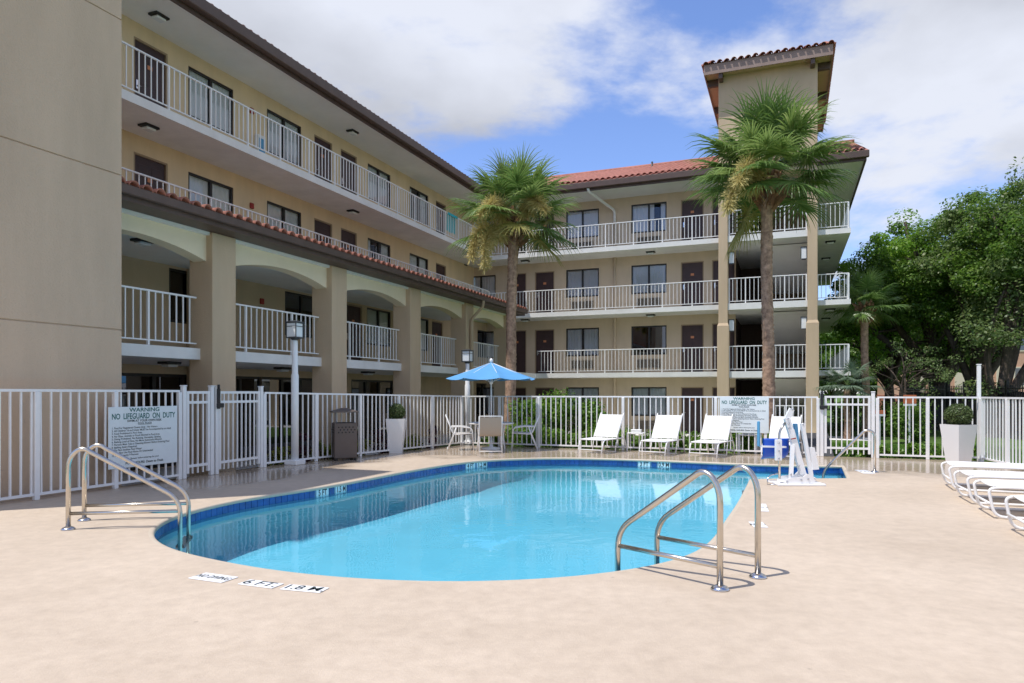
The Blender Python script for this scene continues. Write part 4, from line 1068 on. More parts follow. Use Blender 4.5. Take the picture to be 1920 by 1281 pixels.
# ------------------------------------------------------------------ loungers
def lounger_up(loc, rz, label, grp=None):
    # x width, +y head end; raised back
    root = empty('sun_lounger', (loc.x, loc.y, 0), rz, label, 'lounger', grp)
    hw = .31; zs = .33
    for sx in (-1, 1):
        x = sx*hw
        MB().tube(rounded([(x, -.62, 0.0), (x, -.50, zs), (x, .62, zs), (x, .74, 0.0)], .10), .015, 8).build('leg_frame', 'white_paint', root)
        MB().tube([(x, .10, 0.01), (x, .20, zs)], .013, 8).build('leg', 'white_paint', root)
        MB().tube([(x*1.0, .18, zs+.01), (x*1.0, .58, .94)], .015, 8).build('back_rail', 'white_paint', root)
        MB().tube([(x*.94, .40, .64), (x*.94, .66, zs)], .010, 6).build('back_strut', 'white_paint', root)
    for y, z in ((-.60, .10), (.72, .10), (.16, .02)): MB().tube([(-hw, y, z), (hw, y, z)], .012, 6).build('stretcher', 'white_paint', root)
    MB().tube([(-hw, -.50, zs), (hw, -.50, zs)], .014, 6).build('stretcher', 'white_paint', root)
    for i in range(11):
        y = -.47+.062*i; MB().bbox(-hw, hw, y-.026, y+.026, zs+.004, zs+.018, .003).build('seat_strap', 'sling_white', root)
    mb = MB(); d = Vector((0, .40, .61)).normalized(); nrm = Vector((0, -d.z, d.y))
    for i in range(11):
        c = Vector((0, .19, zs+.03))+d*(.058*i+.03)+nrm*.012
        MB().bar(c+Vector((-hw-.005, 0, 0)), c+Vector((hw+.005, 0, 0)), .0575 if False else .012, .056, up=d).build('back_strap', 'sling_white', root)
    return root
for i, (px, lb) in enumerate(((1128, 'upright white strap lounger next to the shrubs and umbrella table'), (1240, 'upright white strap lounger between the side table and the lounger under the sign'),
                              (1334, 'upright white strap lounger in front of the sunlit rules sign'), (1466, 'upright white lounger half hidden behind the pool lift'))):
    b = 16.5; a = a_on_b(px, b); q = AB(a, b); lounger_up(q, ANG+R((-13, -11, -12, -10)[i]), lb)
def lounger_flat(p, rz, label, grp):
    # +x long axis (head end), y width; p = foot end near corner
    root = empty('flat_lounger', (p.x, p.y, 0), rz, label, 'lounger', grp)
    L, Wd, z = 1.95, .70, .36
    for y in (0, Wd):
        MB().tube(rounded([(1.2, y, .02), (.06, y, .02), (0.0, y, z-.02), (.12, y, z), (L, y, z)], .11), .017, 8).build('side_frame', 'white_paint', root)
        MB().tube([(1.15, y, .02), (1.2, y, z)], .015, 8).build('leg', 'white_paint', root)
        MB().tube([(1.75, y, 0), (1.68, y, z)], .015, 8).build('leg', 'white_paint', root)
    for x, zz_ in ((.02, .17), (1.19, .2), (L-.02, z)): MB().tube([(x, 0, zz_), (x, Wd, zz_)], .014, 6).build('cross_bar', 'white_paint', root)
    mb = MB(); n = 8; vs = []
    for i in range(n+1):
        y = .012+(Wd-.024)*i/n; dz = -.018*(1-(2*i/n-1)**2); vs += [(.06, y, z+dz+.012), (L-.03, y, z+dz+.012), (L-.03, y, z+dz+.002), (.06, y, z+dz+.002)]
    fs = []
    for i in range(n):
        q = 4*i; fs += [(q, q+1, q+5, q+4), (q+3, q+7, q+6, q+2), (q, q+4, q+7, q+3), (q+1, q+2, q+6, q+5)]
    mb.add(vs, fs, True).build('sling', 'sling_white', root)
grp = 'flat white loungers lined up by the edge-on fence'
for i, (a, b, lb) in enumerate(((2.19, 11.98, 'flat white sling lounger next to the corner planter'), (2.14, 10.60, 'flat white sling lounger, second in the row from the corner planter'),
                            (2.13, 9.50, 'flat white sling lounger, third in the row from the corner planter'), (2.14, 8.06, 'flat white sling lounger at the row end farthest from the planter'))):
    q = AB(a, b); lounger_flat(q, ANG+R((-2, 1, 0, 2)[i]), lb, grp)
def side_table(px, py, w_, h, label, slim):
    p = deck(px, py); root = empty('side_table', (p.x, p.y, 0), ANG, label, 'table', None); t_ = .014 if slim else .03
    for sx in (-1, 1):
        for sy in (-1, 1):
            MB().bbox(sx*(w_-t_)-t_, sx*(w_-t_)+t_, sy*(w_-t_)-t_, sy*(w_-t_)+t_, 0, h-.03, .004).build('leg', 'white_paint', root)
    MB().bbox(-w_, w_, -w_, w_, h-.03, h, .006).build('table_top', 'sling_white', root)
    tt = MB()
    for k in range(3): tt.bbox(-w_*.66, w_*.66, -w_*.5, w_*.5, .002+k*.026, .026+k*.026, .011)
    tw = tt.build('folded_towel', 'sling_white', None, (0, 0, 0), (p.x, p.y, h), (0, 0, ANG+R(6)))
    return tw
tag(side_table(1193, 845, .20, .45, 'slim white side table between the first two upright loungers', True), 'folded white towel on the slim side table', 'towel')
tag(side_table(1402, 849, .22, .45, 'chunky white side table below the sunlit rules sign', False), 'folded white towel on the chunky side table', 'towel')

# ------------------------------------------------------------------ pool ladders and stair rail
def ladder_rail(root, foot, leg, depth=-.7):
    d = (leg-foot); L = d.length; d = d/L
    def P(s, z): return (foot.x+d.x*s, foot.y+d.y*s, z)
    pts = [P(0, .004), P(0, .64)]
    pts += [P(.14-.14*math.cos(t_), .64+.17*math.sin(t_)*1.25) for t_ in np.linspace(.25, 2.15, 9)]
    e_ = P(L-.10, .36); pts += [e_]
    pts = pts[:-1]+rounded([pts[-2], P(L, .30), P(L, depth)], .16, 6)[1:]
    r_ = MB().tube(pts, .0242, 12).build('rail', 'steel', root)
    MB().tube([P(0, .17), P(L, .17)], .019, 10).build('cross_bar', 'steel', r_)
    MB().lathe([(.068, 0.0), (.068, .008), (.055, .022), (.03, .034)], 18, (foot.x, foot.y, .002)).build('flange', 'chrome', r_)
def ladder(f1, l1, f2, l2, label):
    root = empty('pool_ladder', (0, 0, 0), 0, label, 'pool ladder')
    root.location = (f1.x, f1.y, 0); o_ = Vector((f1.x, f1.y))
    ladder_rail(root, f1-o_, l1-o_); ladder_rail(root, f2-o_, l2-o_)
    for z in (-.22, -.45, -.66):
        c1 = l1-o_; c2 = l2-o_; MB().bar((c1.x, c1.y, z), (c2.x, c2.y, z), .09, .03).build('tread', 'black_metal' if z > -.3 else 'steel', root)
f1 = deck(1350, 1106); f2 = deck(1421, 1083); dv = Vector((.886, 5.85))-Vector((1.53, 5.14))
ladder(f1, f1+dv, f2, f2+dv, 'steel pool ladder rails with bottom bars on the lift side of the pool')
f1 = deck(128, 993.5); f2 = deck(158, 976.5); dv = Vector((1.10, .17))
ladder(f1, f1+dv, f2, f2+dv, 'steel pool ladder rails in front of the shaded rules sign')
ft = deck(1640, 886); lg = AB(.55, 14.15); d = (lg-ft); L = d.length; d = d/L
root = empty('stair_rail', (ft.x, ft.y, 0), 0, 'single steel stair rail descending into the narrow pool arm', 'handrail')
def P(s, z): return (d.x*s, d.y*s, z)
MB().tube(rounded([P(0, .004), P(0, .72), P(.14, .78), P(L-.05, .02), P(L, -.4)], .14), .024, 12).build('rail', 'steel', root)
MB().lathe([(.068, 0), (.068, .008), (.05, .025), (.03, .034)], 16, (0, 0, .002)).build('flange', 'chrome', root)

# ------------------------------------------------------------------ pool lift
YL = 11.0
pl = Vector(((1490-960)/F*YL, YL)); root = empty('pool_lift', (pl.x, pl.y, 0), 0, 'white pool access lift with blue seat at the pool edge', 'pool lift')
def LP(px, py, dy=0.0): return Vector(((px-1490)/F*YL, dy, H-(py-HY)/F*YL))
def plate(name, pts, y0, y1, m_):
    n = len(pts); q = [LP(*p_) for p_ in pts]; vs = [(v.x, y0, v.z) for v in q]+[(v.x, y1, v.z) for v in q]
    MB().add(vs, [tuple(range(n)), tuple(range(2*n-1, n-1, -1))]+[((k+1) % n, k, n+k, n+(k+1) % n) for k in range(n)]).build(name, m_, root)
bz = .012
MB().bbox(-.34, .40, -.22, .24, 0.0, .035, .008).build('base_plate', 'white_paint', root)
for sy in (-.16, .16): plate('base_bracket', [(1464, 904.5), (1467, 897), (1475, 894), (1498, 892), (1504, 886), (1515, 889), (1521, 896), (1519, 903.5), (1494, 903.8)], sy-.01, sy+.01, 'white_paint')
MB().bar(LP(1478, 896, -.10), LP(1485, 834, -.02), .06, .05).build('strut', 'white_paint', root)
MB().bar(LP(1505, 889, 0), LP(1482, 806, 0), .085, .09).build('mast', 'white_paint', root)
MB().bar(LP(1482, 808, 0), LP(1475, 784, 0), .080, .085).build('mast', 'white_paint', root)
MB().bar(LP(1475, 786, 0), LP(1484.5, 767, 0), .055, .075).build('boom_head', 'white_paint', root)
MB().bar(LP(1504, 794, .0), LP(1521, 892, .0), .062, .05).build('lever_arm', 'white_paint', root)
MB().tube(rounded([LP(1472, 793, 0), LP(1461, 808, -.02), LP(1459, 822, -.04), LP(1459, 897, -.06)], .1), .019, 10).build('seat_tube', 'steel', root)
MB().bbox(-.05, .05, -.09, -.035, 0, .33, .006).build('seat_bracket', 'white_paint', root, (0, 0, 0), (LP(1456.5, 863).x, 0, LP(1456.5, 863).z))
plate('battery_cover', [(1516, 839), (1524.5, 839), (1533, 879.5), (1522, 880.5)], -.06, .04, 'white_paint')
plate('leg_pad', [(1491, 795), (1497, 795), (1503, 856), (1496, 856)], .03, .10, 'blue_pad')
plate('caution_label', [(1478, 815), (1488, 813.5), (1490, 822), (1480, 824)], -.052, -.047, 'plate_white')
plate('label_stripe', [(1480.2, 822.2), (1489.8, 820.4), (1490.1, 822.2), (1480.4, 824)], -.0545, -.0525, 'red')
# moulded seat: curved shell
mb = MB(); vs = []; nr, nc = 9, 10
for i in range(nr+1):
    for j in range(nc+1):
        s = i/nr; u = j/nc*2-1
        x = LP(1460, 823).x+u*(.205-.05*max(0, (s-.6)/.4)**2); z = LP(1458, 823).z-.315*s
        y = .10+.20*max(0, (s-.7)/.3)**2+.04*u*u
        vs.append((x, y, z-.02*u*u*(s > .8)))
mb.add(vs, [(i*(nc+1)+j, i*(nc+1)+j+1, (i+1)*(nc+1)+j+1, (i+1)*(nc+1)+j) for i in range(nr) for j in range(nc)], True)
so_ = mb.build('seat', 'blue_plastic', root); md = so_.modifiers.new('thick', 'SOLIDIFY'); md.thickness = .02
MB().bar(LP(1429, 838, .10), LP(1477, 839, .06), .03, .028).build('arm_bar', 'white_paint', root)
MB().bbox(-.017, .017, -.03, .03, 0, .40, .01).build('arm_pad', 'blue_pad', root, (0, 0, 0), (LP(1426.5, 838).x, .1, LP(1426.5, 838).z))
MB().tube(rounded([LP(1437, 908, -.05), LP(1437, 897, -.05), LP(1444, 891, 0), LP(1461, 888, 0)], .06), .010, 8).build('foot_rest', 'chrome', root)
MB().tube(rounded([LP(1437, 908.5, -.05), LP(1452, 907, -.10), LP(1464, 903, -.10)], .06), .010, 8).build('foot_rest', 'chrome', root)
BOLT = MB().lathe([(.014, -.006), (.014, .004), (.008, .008)], 8).mesh('bolt', 'chrome')
for (x, y_, dy) in ((1475, 785, -.05), (1477, 794, -.05), (1477, 803, -.05), (1484.5, 768, -.045), (1456.5, 830, -.095), (1456.5, 845, -.095), (1456.5, 859, -.095), (1495, 873, -.05), (1477, 888, -.13),
                    (1468, 901, -.178), (1494, 897.5, -.178), (1507, 896, -.178), (1519.5, 894, -.178), (1504.5, 796, -.03)):
    v = LP(x, y_, dy); inst('bolt', BOLT, root, v, (R(90), 0, 0))
# ------------------------------------------------------------------ palms
def frond_mesh(elev, seed, Lp=.95, Rf=.95, mname='frond', nseg=50):
    # costapalmate fan: petiole rising at 'elev' (radians) along +x, then a drooping fan; gravity is -z
    rs = random.Random(seed); V = []; Fc = []; sm = []
    def strip(path, widths, side):
        k = len(V)
        for p_, w_ in zip(path, widths):
            V.append(tuple(p_+side*w_)); V.append(tuple(p_-side*w_))
        for i in range(len(path)-1): Fc.append((k+2*i, k+2*i+1, k+2*i+3, k+2*i+2))
    el = elev; p_ = Vector((0.05, 0, 0)); path = [p_.copy()]; n = 6
    for i in range(n):
        d = Vector((math.cos(el), 0, math.sin(el))); p_ = p_+d*Lp/n; path.append(p_.copy()); el -= .055
    axis = Vector((math.cos(el), 0, math.sin(el))); nrm = Vector((-math.sin(el), 0, math.cos(el))); side = Vector((0, 1, 0))
    strip(path, [.035-.018*i/n for i in range(n+1)], side); 
    npet = len(Fc)
    hub = p_
    for j in range(nseg):
        th = R(-138+276*(j+.5)/nseg)+rs.uniform(-.03, .03)
        L = Rf*(1.0-.28*(abs(th)/R(150))**1.5)*rs.uniform(.9, 1.08)
        # the costa carries the middle segments further out
        st = hub+axis*(.22*max(0, math.cos(th)))*1.0
        fold = .22*math.cos(th*1.0)
        dr = (axis*math.cos(th)+side*math.sin(th)+nrm*(.22-.30*abs(math.sin(th)))).normalized()
        sd = (dr.cross(nrm)).normalized(); pts = [st]; q = st.copy(); dd = dr.copy(); m = 5; droop = rs.uniform(.7, 1.6)
        for i in range(m):
            q = q+dd*L/m; pts.append(q.copy()); dd = (dd+Vector((0, 0, -1))*.10*droop*(i+1)**1.25*.55).normalized()
        tw = (sd*.9+nrm*.45*(1 if j % 2 else -1)).normalized()
        strip(pts, [.010, .021, .019, .014, .008, .0015], tw)
    me = bpy.data.meshes.new('frond'); me.from_pydata(V, [], Fc); me.materials.append(M[mname]); me.materials.append(M['petiole'])
    me.polygons.foreach_set('material_index', [1 if i < npet else 0 for i in range(len(Fc))]); me.update(); return me
ELV = [86, 74, 60, 44, 28, 10, -10, -30, -50]
FR = {e: [frond_mesh(R(e), 10*i+s) for s in range(3)] for i, e in enumerate(ELV)}
FRO = [frond_mesh(R(e), 77+i, mname='frond_old') for i, e in enumerate((-30, -52, -10))]
BOOT = MB().add([(-.05, 0, 0), (.05, 0, 0), (.035, .10, .20), (-.035, .10, .20), (-.04, -.05, .02), (.04, -.05, .02), (.022, .085, .27), (-.022, .085, .27)], [(0, 1, 5, 4), (4, 5, 6, 7), (0, 4, 7, 3), (1, 2, 6, 5), (3, 7, 6, 2)]).mesh('leaf_base', 'palm_boot')
def bloom_mesh(seed, L=.8):
    rs = random.Random(seed); V = []; Fc = []
    for i in range(1500):
        s = rs.random(); c = Vector((.45+1.0*s*L, 0, .25*math.sin(s*2.6)-.55*s*s)); d = Vector((rs.gauss(.2, .6), rs.gauss(0, .9), rs.gauss(-.2, .7))).normalized()
        l_ = rs.uniform(.10, .34)*(1.1-.5*s); e_ = c+d*l_+Vector((0, 0, -.05)); w_ = d.cross(Vector((rs.random(), rs.random(), rs.random()))).normalized()*.0055; k = len(V)
        V += [tuple(c+w_), tuple(c-w_), tuple(e_-w_), tuple(e_+w_)]; Fc.append((k, k+1, k+2, k+3))
    me = bpy.data.meshes.new('flower_stalk'); me.from_pydata(V, [], Fc); me.materials.append(M['bloom']); me.update(); return me
BLM = [bloom_mesh(5), bloom_mesh(9)]
def trunk_mesh(pts, rads, nring=90, n=16, amp=.012, seed=1, m_='palm_bark'):
    rs = random.Random(seed); pts = [Vector(p_) for p_ in pts]; path = catmull(pts, 1+nring//max(1, len(pts)-1)); mb = MB(); vs = []; L = len(path)
    for i, p_ in enumerate(path):
        s = i/(L-1)*(len(rads)-1); k = min(int(s), len(rads)-2); r = rads[k]+(rads[k+1]-rads[k])*(s-k); r *= 1+(.05 if i % 2 else -.02)
        for j in range(n):
            an = 2*math.pi*j/n; rr = r+rs.uniform(-amp, amp); vs.append((p_.x+rr*math.cos(an), p_.y+rr*math.sin(an), p_.z))
    fs = [(i*n+j, i*n+(j+1) % n, (i+1)*n+(j+1) % n, (i+1)*n+j) for i in range(L-1) for j in range(n)]
    return mb.add(vs, fs, True).mesh('trunk', m_)
def palm(base, top, rad, scale, nfr, label, seed, blooms=(), fmat=None, boots=True, emax=90, name='palm_tree', old=2):
    rs = random.Random(seed); bx, by = base; root = empty(name, (bx, by, GZ), 0, label, 'palm tree')
    tx, ty, tz = top; T = Vector((tx-bx, ty-by, tz-GZ))
    inst('trunk', trunk_mesh([(0, 0, -.1), T*.33+Vector((.02, 0, 0)), T*.66+Vector((-.02, 0, 0)), T], [rad*1.12, rad, rad*.93, rad*.92, rad*1.0], 120, 18, rad*.06, seed), root)
    if boots:
        for i in range(34):
            an = i*2.39996; z = T.z-.62*scale+.85*scale*i/34; rr = rad*(.92+.55*(i/34))
            o_ = inst('leaf_base', BOOT, root, (T.x*(z/T.z)+rr*math.cos(an), T.y*(z/T.z)+rr*math.sin(an), z), (rs.uniform(-.45, .05), rs.uniform(-.5, .5), an-math.pi/2), (scale*1.75,)*3)
    for i in range(nfr):
        s = (i+.5)/nfr; e_ = emax-(emax+14)*s**.95+rs.uniform(-12, 12); az = i*2.39996+rs.uniform(-.25, .25)
        k = min(ELV, key=lambda q: abs(q-e_)); me = rs.choice(FR[k])
        if s > .86 and i % 3 == 0 and old: me = rs.choice(FRO)
        sc = scale*rs.uniform(.9, 1.08)*(0.9 if s < .12 else 1.0)
        o_ = inst('frond', me, root, (T.x, T.y, T.z+.42*scale-.30*s*scale), (0, 0, az), (sc, sc, sc))
        if not fmat and s < .86 and rs.random() < .34: o_.material_slots[0].link = 'OBJECT'; o_.material_slots[0].material = M['frond_light']
        if fmat: o_.material_slots[0].link = 'OBJECT'; o_.material_slots[0].material = M[fmat]
    for i, (az, el) in enumerate(blooms):
        inst('flower_stalk', BLM[i % 2], root, (T.x, T.y, T.z+.05), (0, -el, az), (scale*1.3,)*3)
    return root
YP = 21.6
palm(((953-960)/F*YP, YP), ((964-960)/F*YP, YP, H+(HY-425)/F*YP), .165, 1.06, 40, 'tall cabbage palm rising behind the blue umbrella at the inner corner', 4, blooms=((R(238), .30), (R(300), .35), (R(205), -.35), (R(222), -.55)))
YP = 19.2
palm(((1441-960)/F*YP, YP), ((1438-960)/F*YP, YP, H+(HY-352)/F*YP), .165, 1.10, 54, 'tall cabbage palm in front of the stair tower, fronds over its wall', 11, blooms=((R(228), .15), (R(215), -.15)))
YP = 28.3
palm(((1624-960)/F*YP, YP), ((1621-960)/F*YP, YP, H+(HY-585)/F*YP), .15, .80, 26, 'smaller cabbage palm beside the oaks beyond the walkway end', 21, boots=True)
YP = 27.0
palm(((1588-960)/F*YP, YP), ((1588-960)/F*YP, YP, H+(HY-730)/F*YP), .12, .62, 20, 'low silvery palm below the end of the first walkway', 31, fmat='frond_silver', boots=False, emax=75, old=0)
# ------------------------------------------------------------------ trees
def tree(base, crown_c, crown_r, limbs, nblob, per, leaf, label, seed, lm='leaf_oak', trunk_r=.28, fork=1.6, name='oak_tree', extra=None, blobr=(.55, 1.15)):
    rs = np.random.RandomState(seed); rr = random.Random(seed); bx, by = base
    root = empty(name, (bx, by, GZ), 0, label, 'tree'); mb = MB(); C = Vector(crown_c)-Vector((bx, by, GZ)); Rc = Vector(crown_r)
    tips = []
    def limb(p0, p1, r0, r1, wob):
        pts = []; rd = []; n = 7; mid = Vector((rr.uniform(-1, 1), rr.uniform(-1, 1), rr.uniform(-.2, .6)))*wob
        for i in range(n+1):
            s = i/n; pts.append(p0.lerp(p1, s)+mid*math.sin(math.pi*s)+Vector((rr.uniform(-1, 1), rr.uniform(-1, 1), 0))*wob*.06); rd.append(r0+(r1-r0)*s)
        mb.tube(pts, rd, 8); return pts
    fk = Vector((C.x*.08, C.y*.08, fork))
    limb(Vector((0, 0, -.2)), fk, trunk_r*1.15, trunk_r*.8, .08)
    for l_ in limbs:
        e_ = C+Vector((l_[0]*Rc.x, l_[1]*Rc.y, l_[2]*Rc.z)); pts = limb(fk-Vector((0, 0, .15)), e_, trunk_r*.62, trunk_r*.14, .45); 
        for k in range(4):
            s = pts[rr.randint(3, 6)]; d = Vector((rr.gauss(0, 1), rr.gauss(0, 1), rr.gauss(.35, .6))).normalized(); e2 = s+d*rr.uniform(.9, 1.9); limb(s, e2, trunk_r*.2, trunk_r*.05, .2); tips.append(e2)
        tips.append(e_)
    mb.build('trunk', 'bark', root)
    blobs = []
    for t_ in tips: blobs.append((tuple(t_), (rr.uniform(*blobr), rr.uniform(*blobr), rr.uniform(*blobr)*.7)))
    while len(blobs) < nblob:
        d = rs.normal(size=3); d /= np.linalg.norm(d); q = (rs.rand()**.42); 
        if d[2] < -.55: continue
        P_ = Vector((C.x+d[0]*Rc.x*q, C.y+d[1]*Rc.y*q, C.z+d[2]*Rc.z*q)); r_ = rr.uniform(*blobr)*(1.05-.35*q)
        blobs.append((tuple(P_), (r_, r_, r_*.68)))
    V = leaf_blob(blobs, per, leaf, rs, .55, .55, .35)
    if extra:
        k = int(len(blobs)*extra[1]); V2 = V[:k*int(per)]; V = V[k*int(per):]; inst('crown', fast_quads('crown', V2, extra[0]), root)
    inst('crown', fast_quads('crown', V, lm), root); return root
def TP(px, py, Y): return ((px-960)/F*Y, Y, H+(HY-py)/F*Y)
def tb_(px, Y): return ((px-960)/F*Y, Y)
LB = [(-.7, 0, .1), (-.35, -.5, .55), (.1, -.6, .2), (.6, -.2, .35), (.2, .5, .7), (-.1, .2, .95), (.75, .3, -.1), (-.75, .4, -.15)]
tree(tb_(1768, 34), TP(1728, 548, 34), (4.0, 3.6, 3.8), LB, 200, 300, .145, 'broad live oak with a thick dark trunk near the fence corner', 3, trunk_r=.48, fork=2.3, extra=('leaf_oak_bright', .5))
tree(tb_(1826, 31), TP(1868, 515, 31), (3.3, 3.2, 3.7), LB, 160, 300, .145, 'live oak leaning towards the peach building, crown above the white post', 8, trunk_r=.33, fork=1.9, extra=('leaf_grey', .5))
tree(tb_(1862, 28), TP(1945, 470, 28), (2.9, 3.0, 3.4), [(-.6, -.2, -.5), (.4, -.3, -.3), (.1, .2, .4), (-.4, .3, .5), (.7, 0, .2), (-.15, 0, .9)], 130, 300, .14, 'fork-trunked live oak with the tallest crown at the lawn edge', 15, trunk_r=.30, fork=1.0, extra=('leaf_grey', .35))
tree(tb_(1668, 38), TP(1655, 575, 38), (2.9, 2.8, 3.3), LB, 120, 280, .15, 'dark rounded oak directly behind the smaller palm', 23, trunk_r=.28, fork=2.2, extra=('leaf_oak_bright', .3))
tree(tb_(1715, 46), TP(1700, 650, 46), (5.2, 3.0, 2.9), LB, 120, 260, .19, 'shady oak far behind the broad live oak', 29, trunk_r=.3, fork=2.0)
tree(tb_(1600, 50), TP(1600, 650, 50), (3.4, 3.0, 3.0), LB, 90, 240, .2, 'bushy oak far beyond the end of the walkways', 33, trunk_r=.25, fork=1.8)
for i, (px, Y, w_, top, lb) in enumerate(((1560, 72, 5.0, 655, 'distant tree behind the silvery palm'), (1635, 78, 6.0, 640, 'distant tree behind the smaller palm trunk'), (1715, 74, 6.0, 650, 'distant tree behind the broad oak trunk'), (1790, 80, 6.5, 665, 'distant tree between the oak trunks'))):
    c = TP(px, top+45, Y); zc_ = max(2.6, c[2]); tree(tb_(px, Y), (c[0], c[1], zc_), (w_, 3.0, zc_+.2), LB, 90, 230, .30, lb, 61+i, trunk_r=.25, fork=1.2, blobr=(.9, 1.7), extra=('leaf_oak_bright', .4), name='distant_tree')
tree(tb_(1690, 27), TP(1690, 690, 27), (1.15, 1.0, .75), [(-.6, 0, .2), (.5, .2, .5), (0, -.4, .8), (.8, -.2, 0), (-.9, .3, -.2), (.2, .5, .9)], 32, 55, .08, 'thin half-bare crape myrtle with pale branches beyond the fence', 41, lm='leaf_grey', trunk_r=.09, fork=.9, name='crape_myrtle', blobr=(.2, .42))
# ------------------------------------------------------------------ shrubs
def shrub(px, Y, w_, h, label, lm='leaf_shrub', n=14, per=170, leaf=.075, seed=0, cat='shrub', z=None, dp=None, name='shrub', group=None):
    rs = np.random.RandomState(seed+5); x = (px-960)/F*Y; z0 = (GZ+.05) if z is None else z; dp = dp or w_*.7
    root = empty(name, (x, Y, z0), ANG, label, cat, group); bl = []
    for i in range(n):
        r_ = min(w_, h)*rs.uniform(.22, .36); bl.append(((rs.uniform(-.5, .5)*w_*.8, rs.uniform(-.5, .5)*dp*.8, rs.uniform(.15, .92)*h-r_*.2), (r_, r_, r_*.85)))
    inst('foliage', fast_quads('foliage', leaf_blob(bl, per, leaf, rs, .55, .5, .4), lm), root)
    mb = MB()
    for i in range(5):
        c = bl[i][0]; mb.tube([(c[0]*.2, c[1]*.2, 0), (c[0]*.7, c[1]*.7, c[2]*.6), c], [.018, .012, .006], 5)
    mb.build('stems', 'bark', root); return root
def ab_px(a, b): q = AB(a, b); return 960+F*q.x/q.y, q.y
# taller shrubs by the back wing, low clipped hedge plants along the fence
for i, (px, w_, h) in enumerate(((994, 1.1, 1.55), (1045, 1.3, 1.75), (1098, 1.2, 1.6), (1126, 0.9, 1.45))):
    shrub(px, 20.6+.15*i, w_, h, ('tall leafy shrub against the palm trunk', 'tallest leafy shrub between the two fence posts near the palm', 'tall leafy shrub under the ground-floor window', 'tall leafy shrub behind the first upright lounger')[i], seed=i, n=26, per=190, leaf=.085)
hedge_lab = 'low rounded hedge shrub in the bed behind the loungers'
for i in range(13):
    a = -7.7+.62*i
    if i in (8, 9) : pass
    px, Y = ab_px(a, 18.15+.1*math.sin(i*2.1)); shrub(px, Y, .72, .62+.08*math.sin(i*1.3), hedge_lab, ('leaf_shrub', 'leaf_shrub', 'leaf_yellow')[2 if i in (4, 9) else 0] if False else 'leaf_shrub', 14, 150, .065, 50+i, group='hedge shrubs behind the loungers', z=-.12)
for i in range(7):
    a = 1.35+.42*i
    px, Y = ab_px(a, 18.2+.12*math.sin(i*1.7)); shrub(px, Y, .55, .42+.06*math.sin(i*2.3), 'low leafy shrub along the fence in front of the lawn', 'leaf_shrub', 10, 130, .06, 80+i, group='low shrubs in front of the lawn', z=-.16)
for i, (a, b, kind) in enumerate(((-10.05, 11.9, 'y'), (-10.0, 12.6, 'r'), (-9.95, 13.3, 'y'), (-9.75, 13.95, 'r'), (-9.7, 14.5, 'y'), (-9.5, 15.1, 'r'), (-9.35, 15.7, 'y'), (-9.25, 16.3, 'y'), (-9.0, 16.9, 'r'))):
    px, Y = ab_px(a, b)
    if kind == 'y': shrub(px, Y, .5, .52, 'yellow-green leafy plant in the shaded bed along the arcade', 'leaf_yellow', 8, 90, .075, 110+i, group='yellow-green plants along the arcade', cat='plant', name='variegated_plant', z=-.2)
    else: shrub(px, Y, .4, .78, 'dark red leafy plant in the shaded bed along the arcade', 'leaf_red', 9, 70, .10, 130+i, group='red plants along the arcade', cat='plant', name='red_plant', z=-.2)
# hedge strip on the lawn and round bushes
for i, (px, Y, w_, h, lb) in enumerate(((1600, 33, 2.2, 1.5, 'rounded bush beside the path beyond the gate'), (1700, 24.5, 1.3, 1.35, 'dark bush below the half-bare tree'), (1660, 29, 1.8, 1.5, 'bush at the foot of the smaller palm'))):
    shrub(px, Y, w_, h, lb, 'leaf_oak', 18, 200, .1, 160+i)
# grass blades on the near lawn
rs = np.random.RandomState(2); n = 26000
A_ = rs.uniform(1.0, 6.5, n); B_ = rs.uniform(17.7, 27, n); X_ = U.x*A_+Wv.x*B_; Y_ = U.y*A_+Wv.y*B_
hh = rs.uniform(.04, .10, n); an = rs.uniform(0, 6.28, n); wx = np.cos(an)*.006; wy = np.sin(an)*.006; lx = rs.normal(0, .025, n); ly = rs.normal(0, .025, n); z0 = np.full(n, GZ)
V = np.stack([np.stack([X_-wx, Y_-wy, z0], 1), np.stack([X_+wx, Y_+wy, z0], 1), np.stack([X_+lx+wx*.2, Y_+ly+wy*.2, z0+hh], 1), np.stack([X_+lx-wx*.2, Y_+ly-wy*.2, z0+hh], 1)], 1)
g_ = link(bpy.data.objects.new('grass', fast_quads('grass', V, 'grassblade'))); tag(g_, 'short green grass blades on the lawn beyond the pool fence', 'grass', kind='stuff')
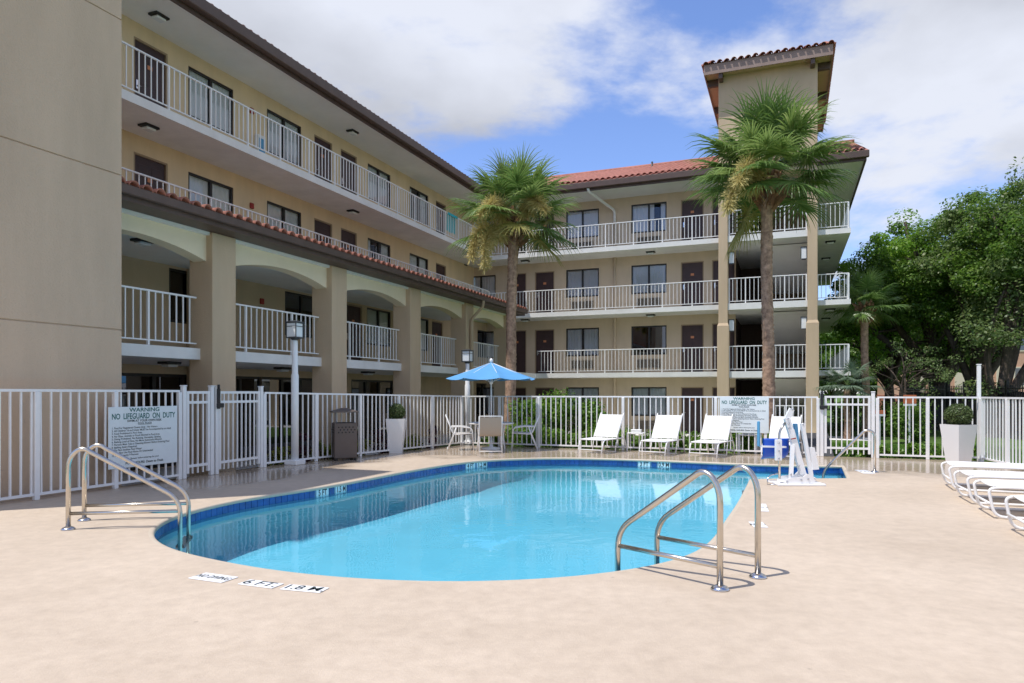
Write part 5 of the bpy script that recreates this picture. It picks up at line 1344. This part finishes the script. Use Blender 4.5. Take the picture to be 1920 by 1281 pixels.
# ------------------------------------------------------------------ black perimeter fence beyond the lawn
p0 = Vector(tb_(1690, 37)); p1 = Vector(tb_(1990, 24)); L = (p1-p0).length; d = (p1-p0)/L
root = empty('perimeter_fence', (p0.x, p0.y, GZ), math.atan2(d.y, d.x), 'black metal perimeter fence with dark screen beyond the lawn', 'fence')
hf = 2.05
nP = 8
for i in range(nP+1): MB().bbox(-.05, .05, -.05, .05, 0, hf+.22, .006).build('post', 'black_metal', root, (0, 0, 0), (L*i/nP, 0, 0))
for z in (.25, hf-.1, hf-.45): MB().bar((0, 0, z), (L, 0, z), .04, .04).build('rail', 'black_metal', root)
BP = MB().box(-.014, .014, -.014, .014, 0, hf+.05).mesh('picket', 'black_metal')
n = int(L/.15)
for i in range(1, n): inst('picket', BP, root, (L*i/n, 0, 0))
mb = MB(); vs = []; nn = 60
for i in range(nn+1):
    x = L*i/nn; y = .04+.015*math.sin(i*.9); sag = .06*math.sin(math.pi*(i % 8)/8); vs += [(x, y, .25), (x, y, hf-.2-sag), (x, y+.006, .25), (x, y+.006, hf-.2-sag)]
fs = []
for i in range(nn): q = 4*i; fs += [(q, q+4, q+5, q+1), (q+2, q+3, q+7, q+6), (q+1, q+5, q+7, q+3)]
mb.add(vs, fs, True).build('screen_cloth', 'black_metal', root)
# ------------------------------------------------------------------ peach building far behind the trees
q0 = Vector(tb_(1690, 62)); root = empty('peach_building', (q0.x, q0.y, GZ), R(-14), 'peach stucco building with cream pilasters half hidden behind the oaks', 'building')
MB().box(0, 26, 0, 8, 1.55, 11.5).build('wall', 'peach', root); MB().box(-.06, 26.06, -.06, 8.06, 0, 1.549).build('brick_base', 'brickred', root)
for i in range(8):
    x = 1.0+3.2*i; MB().box(x, x+.8, -.14, -.001, 1.56, 11.4).build('pilaster', 'peach_light', root)
    for k in range(3):
        wq = MB().box(x+1.3, x+2.6, -.05, -.001, 2.3+3*k, 4.0+3*k).build('window', 'peach_light', root)
        MB().box(x+1.42, x+2.48, -.056, -.051, 2.42+3*k, 3.88+3*k).build('pane', 'glass_dark', wq)
MB().box(-.4, 26.4, -.4, 8.4, 11.5, 11.8).build('roof', 'terracotta', root)
# small orange boards seen through the fence
for px, py, Y, w_, h, lb in ((1706, 749, 24.0, .44, .30, 'small orange board on a post in front of the dark bush'), (1650, 773, 22.5, .34, .12, 'narrow orange and white board on a short post near the gate')):
    c = TP(px, py, Y); r_ = empty('orange_board', (c[0], c[1], GZ), 0, lb, 'board')
    MB().bbox(-w_/2, w_/2, -.015, .015, c[2]-GZ-h/2, c[2]-GZ+h/2, .004).build('panel', 'orange', r_); MB().box(-.025, .025, .016, .05, 0, c[2]-GZ+h/2-.02).build('post', 'slab', r_)
    MB().box(-w_/2, w_/2, -.012, .012, c[2]-GZ-h/2-.07, c[2]-GZ-h/2-.002).build('white_strip', 'plate_white', r_)
